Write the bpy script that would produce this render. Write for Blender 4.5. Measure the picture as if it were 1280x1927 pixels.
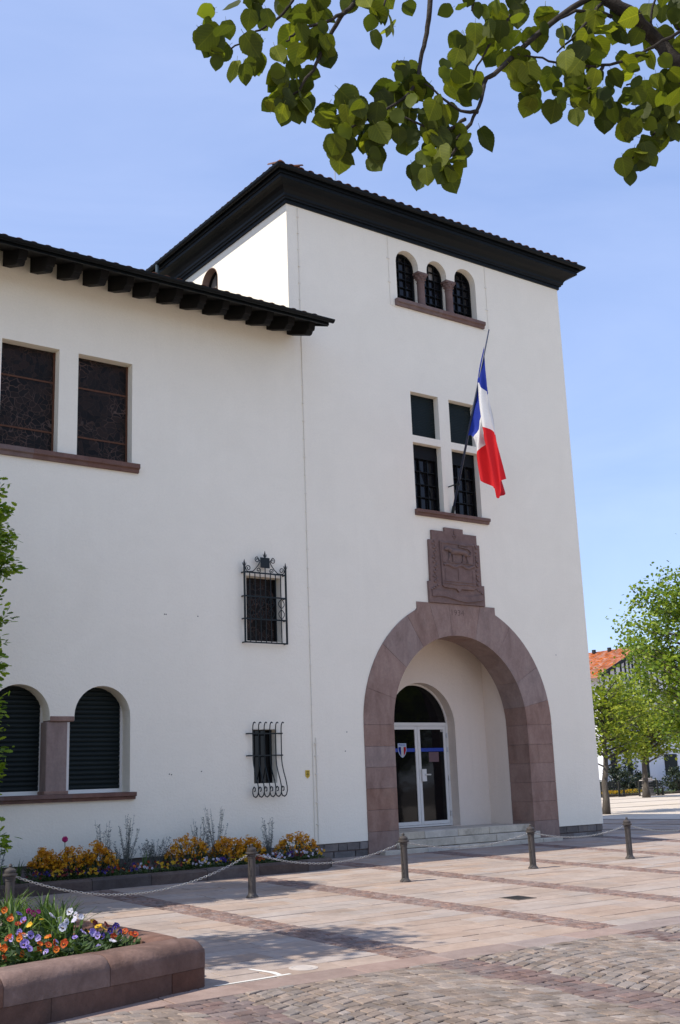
import bpy, bmesh, math, random
import numpy as np
from mathutils import Vector, Matrix, noise as mnoise

# ---------------------------------------------------------------- scene, camera, light
for o in list(bpy.data.objects):
    bpy.data.objects.remove(o)
SC = bpy.context.scene
COL = SC.collection
random.seed(7)
RNG = np.random.default_rng(11)

cam_data = bpy.data.cameras.new("camera")
cam = bpy.data.objects.new("camera", cam_data)
COL.objects.link(cam)
cam_data.sensor_fit = 'VERTICAL'
cam_data.sensor_height = 36.0
cam_data.lens = 39.84
cam_data.clip_start = 0.05
cam_data.clip_end = 5000
CAM_POS = Vector((-11.783, -17.338, 1.300))
RIGHT = Vector((0.80771, -0.58850, -0.03581))
UP = Vector((-0.10954, -0.20947, 0.97166))
BACK = Vector((-0.57932, -0.78089, -0.23366))
cam.matrix_world = Matrix(((RIGHT.x, UP.x, BACK.x, CAM_POS.x), (RIGHT.y, UP.y, BACK.y, CAM_POS.y),
                           (RIGHT.z, UP.z, BACK.z, CAM_POS.z), (0, 0, 0, 1)))
SC.camera = cam

SUN_TO = Vector((-0.78, 0.066, 1.0)).normalized()          # direction towards the sun
SUN_EL = math.asin(SUN_TO.z)
SUN_AZ = math.atan2(SUN_TO.x, SUN_TO.y)
world = bpy.data.worlds.new("World")
SC.world = world
world.use_nodes = True
wn = world.node_tree
wn.nodes.clear()
sky = wn.nodes.new("ShaderNodeTexSky")
sky.sky_type = 'NISHITA'
sky.sun_disc = False
sky.sun_elevation = SUN_EL
sky.sun_rotation = SUN_AZ
sky.altitude = 0
sky.air_density = 1.0
sky.dust_density = 0.5
sky.ozone_density = 3.0
bg = wn.nodes.new("ShaderNodeBackground")
bg.inputs["Strength"].default_value = 0.143
wo = wn.nodes.new("ShaderNodeOutputWorld")
veil = wn.nodes.new("ShaderNodeMix")                        # thin even high haze over the clear sky
veil.data_type = 'RGBA'
veil.inputs[0].default_value = 0.75
veil.inputs[7].default_value = (1.10, 1.40, 2.36, 1)
tc = wn.nodes.new("ShaderNodeTexCoord")                     # faint uneven cirrus in that haze
mpn = wn.nodes.new("ShaderNodeMapping"); mpn.inputs['Scale'].default_value = (1.0, 1.6, 4.0); mpn.inputs['Rotation'].default_value = (0.3, 0.2, 0.6)
cz = wn.nodes.new("ShaderNodeTexNoise"); cz.inputs['Scale'].default_value = 1.5; cz.inputs['Detail'].default_value = 6; cz.inputs['Roughness'].default_value = 0.55; cz.inputs['Distortion'].default_value = 0.7
cmx = wn.nodes.new("ShaderNodeMix"); cmx.data_type = 'RGBA'
cmx.inputs[6].default_value = (0.92, 1.24, 2.20, 1); cmx.inputs[7].default_value = (1.32, 1.60, 2.52, 1)
crm = wn.nodes.new("ShaderNodeMapRange"); crm.inputs['From Min'].default_value = 0.32; crm.inputs['From Max'].default_value = 0.68
wn.links.new(tc.outputs['Generated'], mpn.inputs['Vector']); wn.links.new(mpn.outputs[0], cz.inputs['Vector'])
wn.links.new(cz.outputs[0], crm.inputs['Value']); wn.links.new(crm.outputs[0], cmx.inputs[0]); wn.links.new(cmx.outputs[2], veil.inputs[7])
wn.links.new(sky.outputs[0], veil.inputs[6])
wn.links.new(veil.outputs[2], bg.inputs["Color"])
wn.links.new(bg.outputs[0], wo.inputs["Surface"])

sun_data = bpy.data.lights.new("sun", 'SUN')
sun_data.energy = 2.3
sun_data.angle = math.radians(0.53)
sun_data.color = (1.0, 0.93, 0.82)
sun = bpy.data.objects.new("sun", sun_data)
COL.objects.link(sun)
sun.rotation_mode = 'QUATERNION'
sun.rotation_quaternion = SUN_TO.to_track_quat('Z', 'Y')
sun.location = (-20, 5, 30)

SC.view_settings.view_transform = 'Standard'
SC.view_settings.look = 'None'
SC.view_settings.gamma = 1.0
SC.view_settings.use_curve_mapping = False
SC.view_settings.exposure = 1.35

# ---------------------------------------------------------------- helpers
class MB:
    """collects geometry for one mesh"""
    def __init__(s):
        s.v = []; s.f = []; s.m = []; s.r = []; s.cm = 0; s.cr = 0.5
    def add(s, vs, fs):
        b = len(s.v)
        s.v.extend(tuple(p) for p in vs)
        for f in fs:
            s.f.append(tuple(i + b for i in f)); s.m.append(s.cm); s.r.append(s.cr)
        return b
    def box(s, x0, x1, y0, y1, z0, z1):
        s.add([(x0,y0,z0),(x1,y0,z0),(x1,y1,z0),(x0,y1,z0),(x0,y0,z1),(x1,y0,z1),(x1,y1,z1),(x0,y1,z1)],
              [(0,3,2,1),(4,5,6,7),(0,1,5,4),(1,2,6,5),(2,3,7,6),(3,0,4,7)])
        return s
    def bbox(s, x0, x1, y0, y1, z0, z1, b=0.006):
        """box with bevelled edges"""
        bm = bmesh.new()
        bmesh.ops.create_cube(bm, size=1)
        for v in bm.verts:
            v.co = Vector(((x0+x1)/2 + v.co.x*(x1-x0), (y0+y1)/2 + v.co.y*(y1-y0), (z0+z1)/2 + v.co.z*(z1-z0)))
        bmesh.ops.bevel(bm, geom=list(bm.edges), offset=b, segments=1, affect='EDGES', profile=0.5)
        s.from_bm(bm)
        return s
    def from_bm(s, bm, M=None):
        bm.verts.index_update()
        vs = [(M @ v.co if M else v.co) for v in bm.verts]
        s.add(vs, [tuple(v.index for v in f.verts) for f in bm.faces])
        bm.free()
    def prism(s, poly, y0, y1, bev=0.0):
        """polygon in x,z (counter-clockwise seen from -y) extruded from y0 (front) to y1 (back)"""
        n = len(poly)
        if bev <= 0:
            s.add([(x,y0,z) for x,z in poly] + [(x,y1,z) for x,z in poly],
                  [tuple(range(n)), tuple(range(2*n-1, n-1, -1))] + [(i, i+n, (i+1)%n+n, (i+1)%n) for i in range(n)])
        else:
            ins = inset(poly, bev)
            s.add([(x,y0,z) for x,z in ins] + [(x,y0+bev,z) for x,z in poly] + [(x,y1,z) for x,z in poly],
                  [tuple(range(n)), tuple(range(3*n-1, 2*n-1, -1))]
                  + [(i, i+n, (i+1)%n+n, (i+1)%n) for i in range(n)]
                  + [(i+n, i+2*n, (i+1)%n+2*n, (i+1)%n+n) for i in range(n)])
        return s
    def tube(s, pts, r, n=6, cap=True):
        pts = [Vector(p) for p in pts]
        m = len(pts)
        rs = r if isinstance(r, (list, tuple)) else [r]*m
        rings = []
        prev = None
        for i, p in enumerate(pts):
            t = (pts[min(i+1, m-1)] - pts[max(i-1, 0)])
            if t.length < 1e-9: t = Vector((0,0,1))
            t.normalize()
            if prev is None:
                a = Vector((0,0,1)) if abs(t.z) < 0.9 else Vector((1,0,0))
                u = t.cross(a).normalized()
            else:
                u = prev - t*prev.dot(t)
                if u.length < 1e-6: u = t.orthogonal()
                u.normalize()
            prev = u
            w = t.cross(u)
            rings.append([p + (u*math.cos(2*math.pi*k/n) + w*math.sin(2*math.pi*k/n))*rs[i] for k in range(n)])
        vs = [q for rg in rings for q in rg]
        fs = []
        for i in range(m-1):
            for k in range(n):
                fs.append((i*n+k, i*n+(k+1)%n, (i+1)*n+(k+1)%n, (i+1)*n+k))
        if cap:
            fs.append(tuple(range(n-1, -1, -1))); fs.append(tuple((m-1)*n+k for k in range(n)))
        s.add(vs, fs)
        return s
    def lathe(s, prof, n=16, c=(0,0,0)):
        vs = []
        for r, z in prof:
            for k in range(n):
                a = 2*math.pi*k/n
                vs.append((c[0]+r*math.cos(a), c[1]+r*math.sin(a), c[2]+z))
        fs = []
        m = len(prof)
        for i in range(m-1):
            for k in range(n):
                fs.append((i*n+k, i*n+(k+1)%n, (i+1)*n+(k+1)%n, (i+1)*n+k))
        fs.append(tuple(range(n-1, -1, -1))); fs.append(tuple((m-1)*n+k for k in range(n)))
        s.add(vs, fs)
        return s
    def ball(s, c, r, seg=8, ring=5):
        r = r if isinstance(r, (tuple, list)) else (r, r, r)
        vs = [(c[0], c[1], c[2]-r[2])]
        for i in range(1, ring):
            p = -math.pi/2 + math.pi*i/ring
            for k in range(seg):
                a = 2*math.pi*k/seg
                vs.append((c[0]+r[0]*math.cos(p)*math.cos(a), c[1]+r[1]*math.cos(p)*math.sin(a), c[2]+r[2]*math.sin(p)))
        vs.append((c[0], c[1], c[2]+r[2]))
        fs = [(0, 1+(k+1)%seg, 1+k) for k in range(seg)]
        for i in range(ring-2):
            for k in range(seg):
                fs.append((1+i*seg+k, 1+i*seg+(k+1)%seg, 1+(i+1)*seg+(k+1)%seg, 1+(i+1)*seg+k))
        t = len(vs)-1
        fs += [(1+(ring-2)*seg+k, 1+(ring-2)*seg+(k+1)%seg, t) for k in range(seg)]
        s.add(vs, fs)
        return s
    def block(s, q, zf, h, ins, drop):
        """paving block: q = four ground corners ccw, zf(x,y) = bed height, chamfered top"""
        cx = sum(p[0] for p in q)/4; cy = sum(p[1] for p in q)/4
        lo = [(x, y, zf(x, y)-0.004) for x, y in q]
        md = [(x, y, zf(x, y)+h-drop) for x, y in q]
        tp = []
        for x, y in q:
            d = math.hypot(cx-x, cy-y); k = min(ins*1.4/d, 0.45)
            X = x+(cx-x)*k; Y = y+(cy-y)*k
            tp.append((X, Y, zf(X, Y)+h))
        fs = [(8,9,10,11)]
        for i in range(4):
            j = (i+1) % 4
            fs += [(i, j, 4+j, 4+i), (4+i, 4+j, 8+j, 8+i)]
        s.add(lo+md+tp, fs)
        return s
    def mesh(s, name, mats, smooth=False, origin=(0,0,0)):
        me = bpy.data.meshes.new(name)
        v = np.array(s.v, dtype=np.float32) - np.array(origin, dtype=np.float32)
        me.from_pydata([tuple(p) for p in v], [], s.f)
        for m in (mats if isinstance(mats, (list, tuple)) else [mats]):
            me.materials.append(MATS[m])
        if any(s.m):
            me.polygons.foreach_set('material_index', s.m)
        at = me.attributes.new('rnd', 'FLOAT', 'FACE')
        at.data.foreach_set('value', np.array(s.r, dtype=np.float32))
        if smooth:
            me.polygons.foreach_set('use_smooth', [True]*len(me.polygons))
        me.update()
        return me
    def build(s, name, mats, parent=None, smooth=False, origin=(0,0,0), auto=None):
        me = s.mesh(name, mats, smooth or auto is not None, origin)
        if auto is not None:
            me.set_sharp_from_angle(angle=math.radians(auto))
        return link(name, me, parent, origin)

def inset(poly, d):
    n = len(poly); out = []
    for i in range(n):
        a = Vector(poly[i-1]); b = Vector(poly[i]); c = Vector(poly[(i+1)%n])
        e1 = (b-a).normalized(); e2 = (c-b).normalized()
        n1 = Vector((-e1.y, e1.x)); n2 = Vector((-e2.y, e2.x))
        k = n1+n2
        L = max(k.length_squared, 0.15)
        out.append(tuple(b + k*(2*d/L)))
    return out

def link(name, me, parent=None, loc=(0,0,0)):
    o = bpy.data.objects.new(name, me)
    COL.objects.link(o)
    o.location = loc
    if parent is not None:
        o.parent = parent
    return o
def empty(name, loc=(0,0,0), rz=0.0, parent=None):
    o = bpy.data.objects.new(name, None)
    COL.objects.link(o)
    o.empty_display_size = 0.3
    o.location = loc; o.rotation_euler = (0, 0, rz)
    if parent is not None: o.parent = parent
    return o
def tag(o, label, cat, group=None):
    o['label'] = label; o['category'] = cat
    if group: o['group'] = group
    return o
def kind(o, k):
    o['kind'] = k
    return o
def copy_tree(o, parent=None):
    c = o.copy(); COL.objects.link(c)
    c.parent = parent
    for ch in o.children:
        copy_tree(ch, c)
    return c
def arc(cx, cz, r, a0, a1, n):
    return [(cx + r*math.cos(math.radians(a0+(a1-a0)*i/n)), cz + r*math.sin(math.radians(a0+(a1-a0)*i/n))) for i in range(n+1)]
def in_view(p, mx=0.0):
    """pixel position of a point in the frame, or None: only used to decide which pieces are separate objects"""
    d = Vector(p) - CAM_POS
    z = -d.dot(BACK)
    if z < 0.1: return None
    x = d.dot(RIGHT)/z*39.84/36.0; y = d.dot(UP)/z*39.84/36.0
    if abs(x) < 0.332+mx and abs(y) < 0.5+mx: return z
    return None

# ---------------------------------------------------------------- materials
MATS = {}
def N(nt, t, **kw):
    n = nt.nodes.new(t)
    for k, v in kw.items():
        if k in n.inputs: n.inputs[k].default_value = v
        else: setattr(n, k, v)
    return n
def lerp_rgb(nt, fac, a, b, blend='MIX'):
    m = nt.nodes.new('ShaderNodeMix'); m.data_type = 'RGBA'; m.blend_type = blend; m.clamp_factor = True
    if isinstance(fac, (int, float)): m.inputs[0].default_value = fac
    else: nt.links.new(fac, m.inputs[0])
    for s, v in ((m.inputs[6], a), (m.inputs[7], b)):
        if isinstance(v, tuple): s.default_value = (v + (1,))[:4]
        else: nt.links.new(v, s)
    return m.outputs[2]
def ramp(nt, fac, stops):
    r = nt.nodes.new('ShaderNodeValToRGB')
    el = r.color_ramp.elements
    while len(el) < len(stops): el.new(0.5)
    for e, (p, c) in zip(el, stops):
        e.position = p; e.color = (c + (1,))[:4] if isinstance(c, tuple) else (c, c, c, 1)
    nt.links.new(fac, r.inputs[0])
    return r.outputs[0]
def start(name, rough=0.8, spec=0.3, metal=0.0):
    m = bpy.data.materials.new(name); m.use_nodes = True
    nt = m.node_tree
    b = nt.nodes['Principled BSDF']
    b.inputs['Roughness'].default_value = rough
    b.inputs['Specular IOR Level'].default_value = spec
    b.inputs['Metallic'].default_value = metal
    MATS[name] = m
    return m, nt, b
def pos(nt, scale=(1,1,1)):
    g = nt.nodes.new('ShaderNodeNewGeometry')
    mp = nt.nodes.new('ShaderNodeMapping')
    mp.inputs['Scale'].default_value = scale
    nt.links.new(g.outputs['Position'], mp.inputs['Vector'])
    return mp.outputs[0]
def noise(nt, vec, scale, detail=4, rough=0.55, dist=0.0):
    n = nt.nodes.new('ShaderNodeTexNoise')
    n.inputs['Scale'].default_value = scale; n.inputs['Detail'].default_value = detail
    n.inputs['Roughness'].default_value = rough; n.inputs['Distortion'].default_value = dist
    nt.links.new(vec, n.inputs['Vector'])
    return n.outputs[0]
def bump(nt, b, h, strength, dist):
    n = nt.nodes.new('ShaderNodeBump')
    n.inputs['Strength'].default_value = strength; n.inputs['Distance'].default_value = dist
    nt.links.new(h, n.inputs['Height'])
    nt.links.new(n.outputs[0], b.inputs['Normal'])
def attr(nt, name='rnd'):
    a = nt.nodes.new('ShaderNodeAttribute'); a.attribute_name = name
    return a.outputs['Fac']
def objrand(nt):
    return nt.nodes.new('ShaderNodeObjectInfo').outputs['Random']

def plain(name, col, rough=0.6, spec=0.4, metal=0.0, var=0.12, nscale=8.0, bstr=0.0, bscale=80.0):
    m, nt, b = start(name, rough, spec, metal)
    p = pos(nt)
    n = noise(nt, p, nscale)
    dk = tuple(c*(1-var) for c in col); lt = tuple(min(1, c*(1+var)) for c in col)
    nt.links.new(lerp_rgb(nt, n, dk, lt), b.inputs['Base Color'])
    if bstr: bump(nt, b, noise(nt, p, bscale), bstr, 0.004)
    return m

def plaster(name, col, stain, amount=0.25):
    m, nt, b = start(name, 0.9, 0.12)
    p = pos(nt)
    big = noise(nt, p, 0.45, 5, 0.6)
    streak = noise(nt, pos(nt, (5.0, 5.0, 0.35)), 1.0, 4, 0.6)
    fine = noise(nt, p, 26, 3, 0.6)
    f = nt.nodes.new('ShaderNodeMath'); f.operation = 'MULTIPLY'
    nt.links.new(ramp(nt, big, [(0.42, 0.0), (0.72, 1.0)]), f.inputs[0]); nt.links.new(ramp(nt, streak, [(0.45, 0.0), (0.75, 1.0)]), f.inputs[1])
    g = nt.nodes.new('ShaderNodeMath'); g.operation = 'MULTIPLY'; g.inputs[1].default_value = amount
    nt.links.new(f.outputs[0], g.inputs[0])
    c = lerp_rgb(nt, g.outputs[0], col, stain)
    c = lerp_rgb(nt, ramp(nt, fine, [(0.3, 0.0), (0.7, 1.0)]), c, lerp_rgb(nt, 1.0, c, (0.965, 0.965, 0.97), 'MULTIPLY'))
    tone = noise(nt, p, 0.9, 6, 0.65, 0.8)
    c = lerp_rgb(nt, ramp(nt, tone, [(0.35, 0.0), (0.65, 1.0)]), lerp_rgb(nt, 1.0, c, (0.965, 0.963, 0.958), 'MULTIPLY'), c)
    nt.links.new(c, b.inputs['Base Color'])
    trowel = noise(nt, pos(nt, (1.0, 1.0, 1.8)), 5.0, 6, 0.65, 0.4)
    h = nt.nodes.new('ShaderNodeMath'); h.operation = 'ADD'
    nt.links.new(trowel, h.inputs[0]); nt.links.new(fine, h.inputs[1])
    bump(nt, b, h.outputs[0], 0.5, 0.012)
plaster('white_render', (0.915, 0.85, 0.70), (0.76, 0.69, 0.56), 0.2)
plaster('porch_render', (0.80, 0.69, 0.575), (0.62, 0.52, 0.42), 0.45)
plaster('house_render', (0.74, 0.75, 0.77), (0.6, 0.6, 0.6), 0.3)

def stone(name, c1, c2, c3, scale=3.0, bs=0.5, rough=0.85, rndv=0.22, vein=(1,1,1), dirt=(0.2,0.17,0.15), dirt_amt=0.3, spec=0.25):
    m, nt, b = start(name, rough, spec)
    p = pos(nt, vein)
    n = noise(nt, p, scale, 6, 0.62, 0.6)
    n2 = noise(nt, pos(nt), scale*9, 4, 0.65)
    c = ramp(nt, n, [(0.3, c1), (0.5, c2), (0.72, c3)])
    d = noise(nt, pos(nt), scale*0.6, 5, 0.7)
    c = lerp_rgb(nt, ramp(nt, d, [(0.52, 0.0), (0.75, dirt_amt)]), c, dirt)
    c = lerp_rgb(nt, ramp(nt, n2, [(0.3, 0.25), (0.7, 0.0)]), c, tuple(x*0.55 for x in c1))
    r = attr(nt)
    hv = nt.nodes.new('ShaderNodeHueSaturation')
    mr = nt.nodes.new('ShaderNodeMapRange')
    mr.inputs['To Min'].default_value = 1-rndv; mr.inputs['To Max'].default_value = 1+rndv
    nt.links.new(r, mr.inputs['Value']); nt.links.new(mr.outputs[0], hv.inputs['Value'])
    ms = nt.nodes.new('ShaderNodeMapRange')
    ms.inputs['To Min'].default_value = 1.25; ms.inputs['To Max'].default_value = 0.75
    fr = nt.nodes.new('ShaderNodeMath'); fr.operation = 'FRACT'
    ml = nt.nodes.new('ShaderNodeMath'); ml.operation = 'MULTIPLY'; ml.inputs[1].default_value = 7.31
    nt.links.new(r, ml.inputs[0]); nt.links.new(ml.outputs[0], fr.inputs[0]); nt.links.new(fr.outputs[0], ms.inputs['Value'])
    nt.links.new(ms.outputs[0], hv.inputs['Saturation'])
    nt.links.new(c, hv.inputs['Color'])
    nt.links.new(hv.outputs[0], b.inputs['Base Color'])
    h = nt.nodes.new('ShaderNodeMath'); h.operation = 'ADD'
    nt.links.new(n, h.inputs[0]); nt.links.new(n2, h.inputs[1])
    bump(nt, b, h.outputs[0], bs, 0.006)
stone('arch_stone', (0.225, 0.144, 0.115), (0.295, 0.198, 0.160), (0.355, 0.25, 0.202), 2.6, 0.7, rndv=0.05, vein=(1.6,1,0.6), dirt=(0.17,0.14,0.125), dirt_amt=0.45)
stone('sill_stone', (0.14, 0.085, 0.07), (0.18, 0.112, 0.094), (0.22, 0.14, 0.118), 4, 0.5, rndv=0.08)
stone('crest_stone', (0.16, 0.098, 0.082), (0.20, 0.125, 0.105), (0.245, 0.155, 0.125), 5, 0.7, rndv=0.10, dirt=(0.12,0.10,0.09), dirt_amt=0.45)
stone('plinth_stone', (0.13, 0.115, 0.11), (0.19, 0.17, 0.155), (0.26, 0.22, 0.19), 5, 0.8, rndv=0.3)
stone('step_stone', (0.46, 0.41, 0.33), (0.57, 0.51, 0.415), (0.66, 0.595, 0.49), 3.5, 0.6, rndv=0.10, dirt=(0.2,0.175,0.145), dirt_amt=0.75)
stone('slab_stone', (0.30, 0.235, 0.195), (0.36, 0.286, 0.24), (0.41, 0.332, 0.28), 1.6, 0.6, rndv=0.05, dirt=(0.21,0.165,0.13), dirt_amt=0.6)
stone('border_stone', (0.215, 0.155, 0.132), (0.27, 0.2, 0.172), (0.32, 0.242, 0.21), 2.5, 0.6, rndv=0.14, dirt=(0.25,0.2,0.17), dirt_amt=0.5)
stone('sett_stone', (0.165, 0.112, 0.095), (0.215, 0.15, 0.128), (0.275, 0.2, 0.172), 5, 0.8, rndv=0.2, dirt=(0.2,0.15,0.13), dirt_amt=0.4)
stone('cobble_stone', (0.16, 0.13, 0.108), (0.235, 0.19, 0.16), (0.32, 0.26, 0.218), 4, 1.0, rndv=0.2, dirt=(0.2,0.16,0.14), dirt_amt=0.5)
stone('dark_cobble', (0.125, 0.088, 0.08), (0.17, 0.122, 0.11), (0.23, 0.168, 0.15), 4, 0.9, rndv=0.17)
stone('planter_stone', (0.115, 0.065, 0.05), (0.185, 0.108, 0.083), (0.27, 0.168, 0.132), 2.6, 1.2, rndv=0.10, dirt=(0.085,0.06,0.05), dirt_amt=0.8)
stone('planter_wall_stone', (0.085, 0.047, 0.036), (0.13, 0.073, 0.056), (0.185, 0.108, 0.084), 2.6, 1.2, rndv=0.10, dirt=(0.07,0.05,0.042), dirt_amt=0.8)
stone('kerb_stone', (0.075, 0.055, 0.047), (0.10, 0.075, 0.065), (0.135, 0.105, 0.088), 4, 0.8, rndv=0.2)
stone('far_paving', (0.50, 0.42, 0.335), (0.56, 0.475, 0.385), (0.62, 0.53, 0.435), 0.4, 0.4, rndv=0.0)
stone('joint_sand', (0.14, 0.115, 0.09), (0.19, 0.155, 0.125), (0.25, 0.21, 0.17), 6, 0.6, rndv=0.0)
stone('mortar', (0.18, 0.13, 0.12), (0.22, 0.165, 0.15), (0.26, 0.2, 0.18), 6, 0.4, rndv=0.0)
stone('roof_tile', (0.07, 0.03, 0.02), (0.12, 0.05, 0.03), (0.2, 0.09, 0.055), 6, 0.5, rndv=0.3)
stone('house_tile', (0.32, 0.11, 0.055), (0.42, 0.155, 0.08), (0.5, 0.21, 0.115), 2, 0.5, rndv=0.3, dirt_amt=0.15)
stone('bark', (0.055, 0.045, 0.035), (0.09, 0.075, 0.06), (0.15, 0.13, 0.105), 9, 1.0, rndv=0.0, vein=(1,1,0.3))
stone('twig_bark', (0.02, 0.016, 0.013), (0.035, 0.028, 0.022), (0.06, 0.05, 0.04), 14, 1.0, rndv=0.0)
stone('soil', (0.03, 0.022, 0.016), (0.05, 0.036, 0.026), (0.08, 0.06, 0.045), 14, 1.0, rndv=0.0)
plain('dark_paint', (0.003, 0.0045, 0.005), 0.45, 0.16, var=0.3, nscale=4, bstr=0.15, bscale=30)
plain('rafter_wood', (0.007, 0.007, 0.007), 0.7, 0.2, var=0.3, nscale=6, bstr=0.3, bscale=40)
plain('iron', (0.008, 0.013, 0.0135), 0.45, 0.3, var=0.3, nscale=20, bstr=0.25, bscale=120)
plain('shutter_green', (0.008, 0.014, 0.0135), 0.5, 0.18, var=0.2, nscale=3)
plain('white_metal', (0.74, 0.71, 0.65), 0.35, 0.5, var=0.04)
plain('window_frame', (0.006, 0.0065, 0.007), 0.5, 0.15, var=0.2)
plain('rust_bar', (0.11, 0.045, 0.022), 0.7, 0.3, var=0.4, nscale=30)
plain('conduit_paint', (0.80, 0.745, 0.63), 0.6, 0.3, var=0.1)
plain('bollard_paint', (0.055, 0.047, 0.043), 0.55, 0.35, var=0.35, nscale=14, bstr=0.3, bscale=90)
plain('chain_metal', (0.40, 0.40, 0.39), 0.34, 0.5, 0.9, var=0.2, nscale=40)
plain('steel', (0.55, 0.56, 0.57), 0.35, 0.5, 0.8, var=0.1)
plain('cover_iron', (0.09, 0.07, 0.055), 0.7, 0.4, var=0.3, nscale=30, bstr=0.4)
plain('yellow_enamel', (0.62, 0.42, 0.03), 0.4, 0.4, var=0.05)
plain('sign_ink', (0.03, 0.03, 0.03), 0.6, 0.2)
plain('pole_blue', (0.015, 0.025, 0.055), 0.4, 0.5, var=0.1)
plain('tape_blue', (0.015, 0.05, 0.32), 0.4, 0.4, var=0.05)
plain('emblem_pale', (0.42, 0.5, 0.62), 0.4, 0.4, var=0.1)
plain('notice_pink', (0.16, 0.10, 0.105), 0.6, 0.2, var=0.1)
plain('curtain', (0.10, 0.10, 0.105), 0.9, 0.1, var=0.15, nscale=3)
plain('timber_dark', (0.02, 0.022, 0.025), 0.7, 0.3, var=0.2)
plain('bench_wood', (0.035, 0.035, 0.03), 0.7, 0.3, var=0.2)
plain('pillar_stone', (0.42, 0.37, 0.33), 0.85, 0.2, var=0.15)
plain('asphalt_far', (0.3, 0.25, 0.21), 0.9, 0.2, var=0.15, nscale=0.8)
plain('copper_pipe', (0.03, 0.05, 0.06), 0.4, 0.5, var=0.2)

def glass(name, tint, rough=0.04):
    m, nt, b = start(name, rough, 0.3)
    b.inputs['IOR'].default_value = 1.5
    n = noise(nt, pos(nt), 1.2, 2)
    nt.links.new(lerp_rgb(nt, n, tuple(t*0.5 for t in tint), tint), b.inputs['Base Color'])
    bump(nt, b, noise(nt, pos(nt), 2.2, 2), 0.06, 0.02)
glass('dark_glass', (0.006, 0.006, 0.007))
glass('pane_glass', (0.012, 0.012, 0.014), 0.06)
glass('pale_pane', (0.30, 0.27, 0.23), 0.12)

def leaded(name):
    m, nt, b = start(name, 0.4, 0.14)
    p = pos(nt)
    v = nt.nodes.new('ShaderNodeTexVoronoi'); v.feature = 'DISTANCE_TO_EDGE'; v.inputs['Scale'].default_value = 10.0
    w = noise(nt, p, 2.2, 3)
    mp = nt.nodes.new('ShaderNodeVectorMath'); mp.operation = 'ADD'
    sc = nt.nodes.new('ShaderNodeVectorMath'); sc.operation = 'SCALE'; sc.inputs['Scale'].default_value = 0.35
    nz = nt.nodes.new('ShaderNodeTexNoise'); nz.inputs['Scale'].default_value = 3.0
    nt.links.new(p, nz.inputs['Vector']); nt.links.new(nz.outputs['Color'], sc.inputs[0])
    nt.links.new(p, mp.inputs[0]); nt.links.new(sc.outputs[0], mp.inputs[1]); nt.links.new(mp.outputs[0], v.inputs['Vector'])
    vc = nt.nodes.new('ShaderNodeTexVoronoi'); vc.inputs['Scale'].default_value = 10.0
    nt.links.new(mp.outputs[0], vc.inputs['Vector'])
    cells = ramp(nt, vc.outputs['Color'], [(0.2, (0.007,0.005,0.004)), (0.5, (0.013,0.009,0.007)), (0.8, (0.024,0.014,0.010))])
    lead = lerp_rgb(nt, w, (0.10, 0.085, 0.08), (0.13, 0.06, 0.035))
    edge = ramp(nt, v.outputs['Distance'], [(0.025, 1.0), (0.06, 0.0)])
    ed = nt.nodes.new('ShaderNodeMath'); ed.operation = 'MULTIPLY'
    nt.links.new(edge, ed.inputs[0]); nt.links.new(ramp(nt, noise(nt, p, 1.6, 3), [(0.42, 0.1), (0.6, 0.85)]), ed.inputs[1])
    nt.links.new(lerp_rgb(nt, ed.outputs[0], cells, lead), b.inputs['Base Color'])
    bump(nt, b, edge, 0.5, 0.004)
leaded('stained_glass')

def foliage(name, dark, mid, light, trans=0.35, rough=0.45, use='attr', tint=(1.0, 1.0, 0.6)):
    m, nt, b = start(name, rough, 0.35)
    r = attr(nt) if use == 'attr' else objrand(nt)
    c = ramp(nt, r, [(0.05, dark), (0.5, mid), (0.95, light)])
    c = lerp_rgb(nt, noise(nt, pos(nt), 30, 3), lerp_rgb(nt, 1.0, c, (0.8, 0.8, 0.8), 'MULTIPLY'), c)
    if use == 'obj':
        tcn = nt.nodes.new('ShaderNodeTexCoord'); sx = nt.nodes.new('ShaderNodeSeparateXYZ'); nt.links.new(tcn.outputs['Object'], sx.inputs[0])
        def M2(op, a, b2=None):
            q = nt.nodes.new('ShaderNodeMath'); q.operation = op
            for s_, v_ in ((q.inputs[0], a), (q.inputs[1], b2)):
                if v_ is None: continue
                if isinstance(v_, (int, float)): s_.default_value = v_
                else: nt.links.new(v_, s_)
            return q.outputs[0]
        ax = M2('ABSOLUTE', sx.outputs[0])
        sv = M2('ABSOLUTE', M2('SUBTRACT', M2('FRACT', M2('MULTIPLY', M2('SUBTRACT', sx.outputs[1], M2('MULTIPLY', ax, 0.85)), 6.5)), 0.5))
        side = ramp(nt, sv, [(0.0, 1.0), (0.10, 0.0)]); mid = ramp(nt, ax, [(0.012, 1.0), (0.03, 0.0)])
        vm = M2('MULTIPLY', M2('MAXIMUM', side, mid), 0.55)
        c = lerp_rgb(nt, vm, c, lerp_rgb(nt, 1.0, c, (1.9, 1.7, 1.6), 'MULTIPLY'))
    nt.links.new(c, b.inputs['Base Color'])
    t = nt.nodes.new('ShaderNodeBsdfTranslucent')
    nt.links.new(lerp_rgb(nt, 1.0, c, tint, 'MULTIPLY'), t.inputs['Color'])
    mx = nt.nodes.new('ShaderNodeMixShader'); mx.inputs[0].default_value = trans
    out = nt.nodes['Material Output']
    nt.links.new(b.outputs[0], mx.inputs[1]); nt.links.new(t.outputs[0], mx.inputs[2]); nt.links.new(mx.outputs[0], out.inputs['Surface'])
foliage('lime_leaf', (0.045, 0.062, 0.008), (0.10, 0.128, 0.012), (0.25, 0.29, 0.02), 0.58, 0.6, use='obj')
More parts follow.
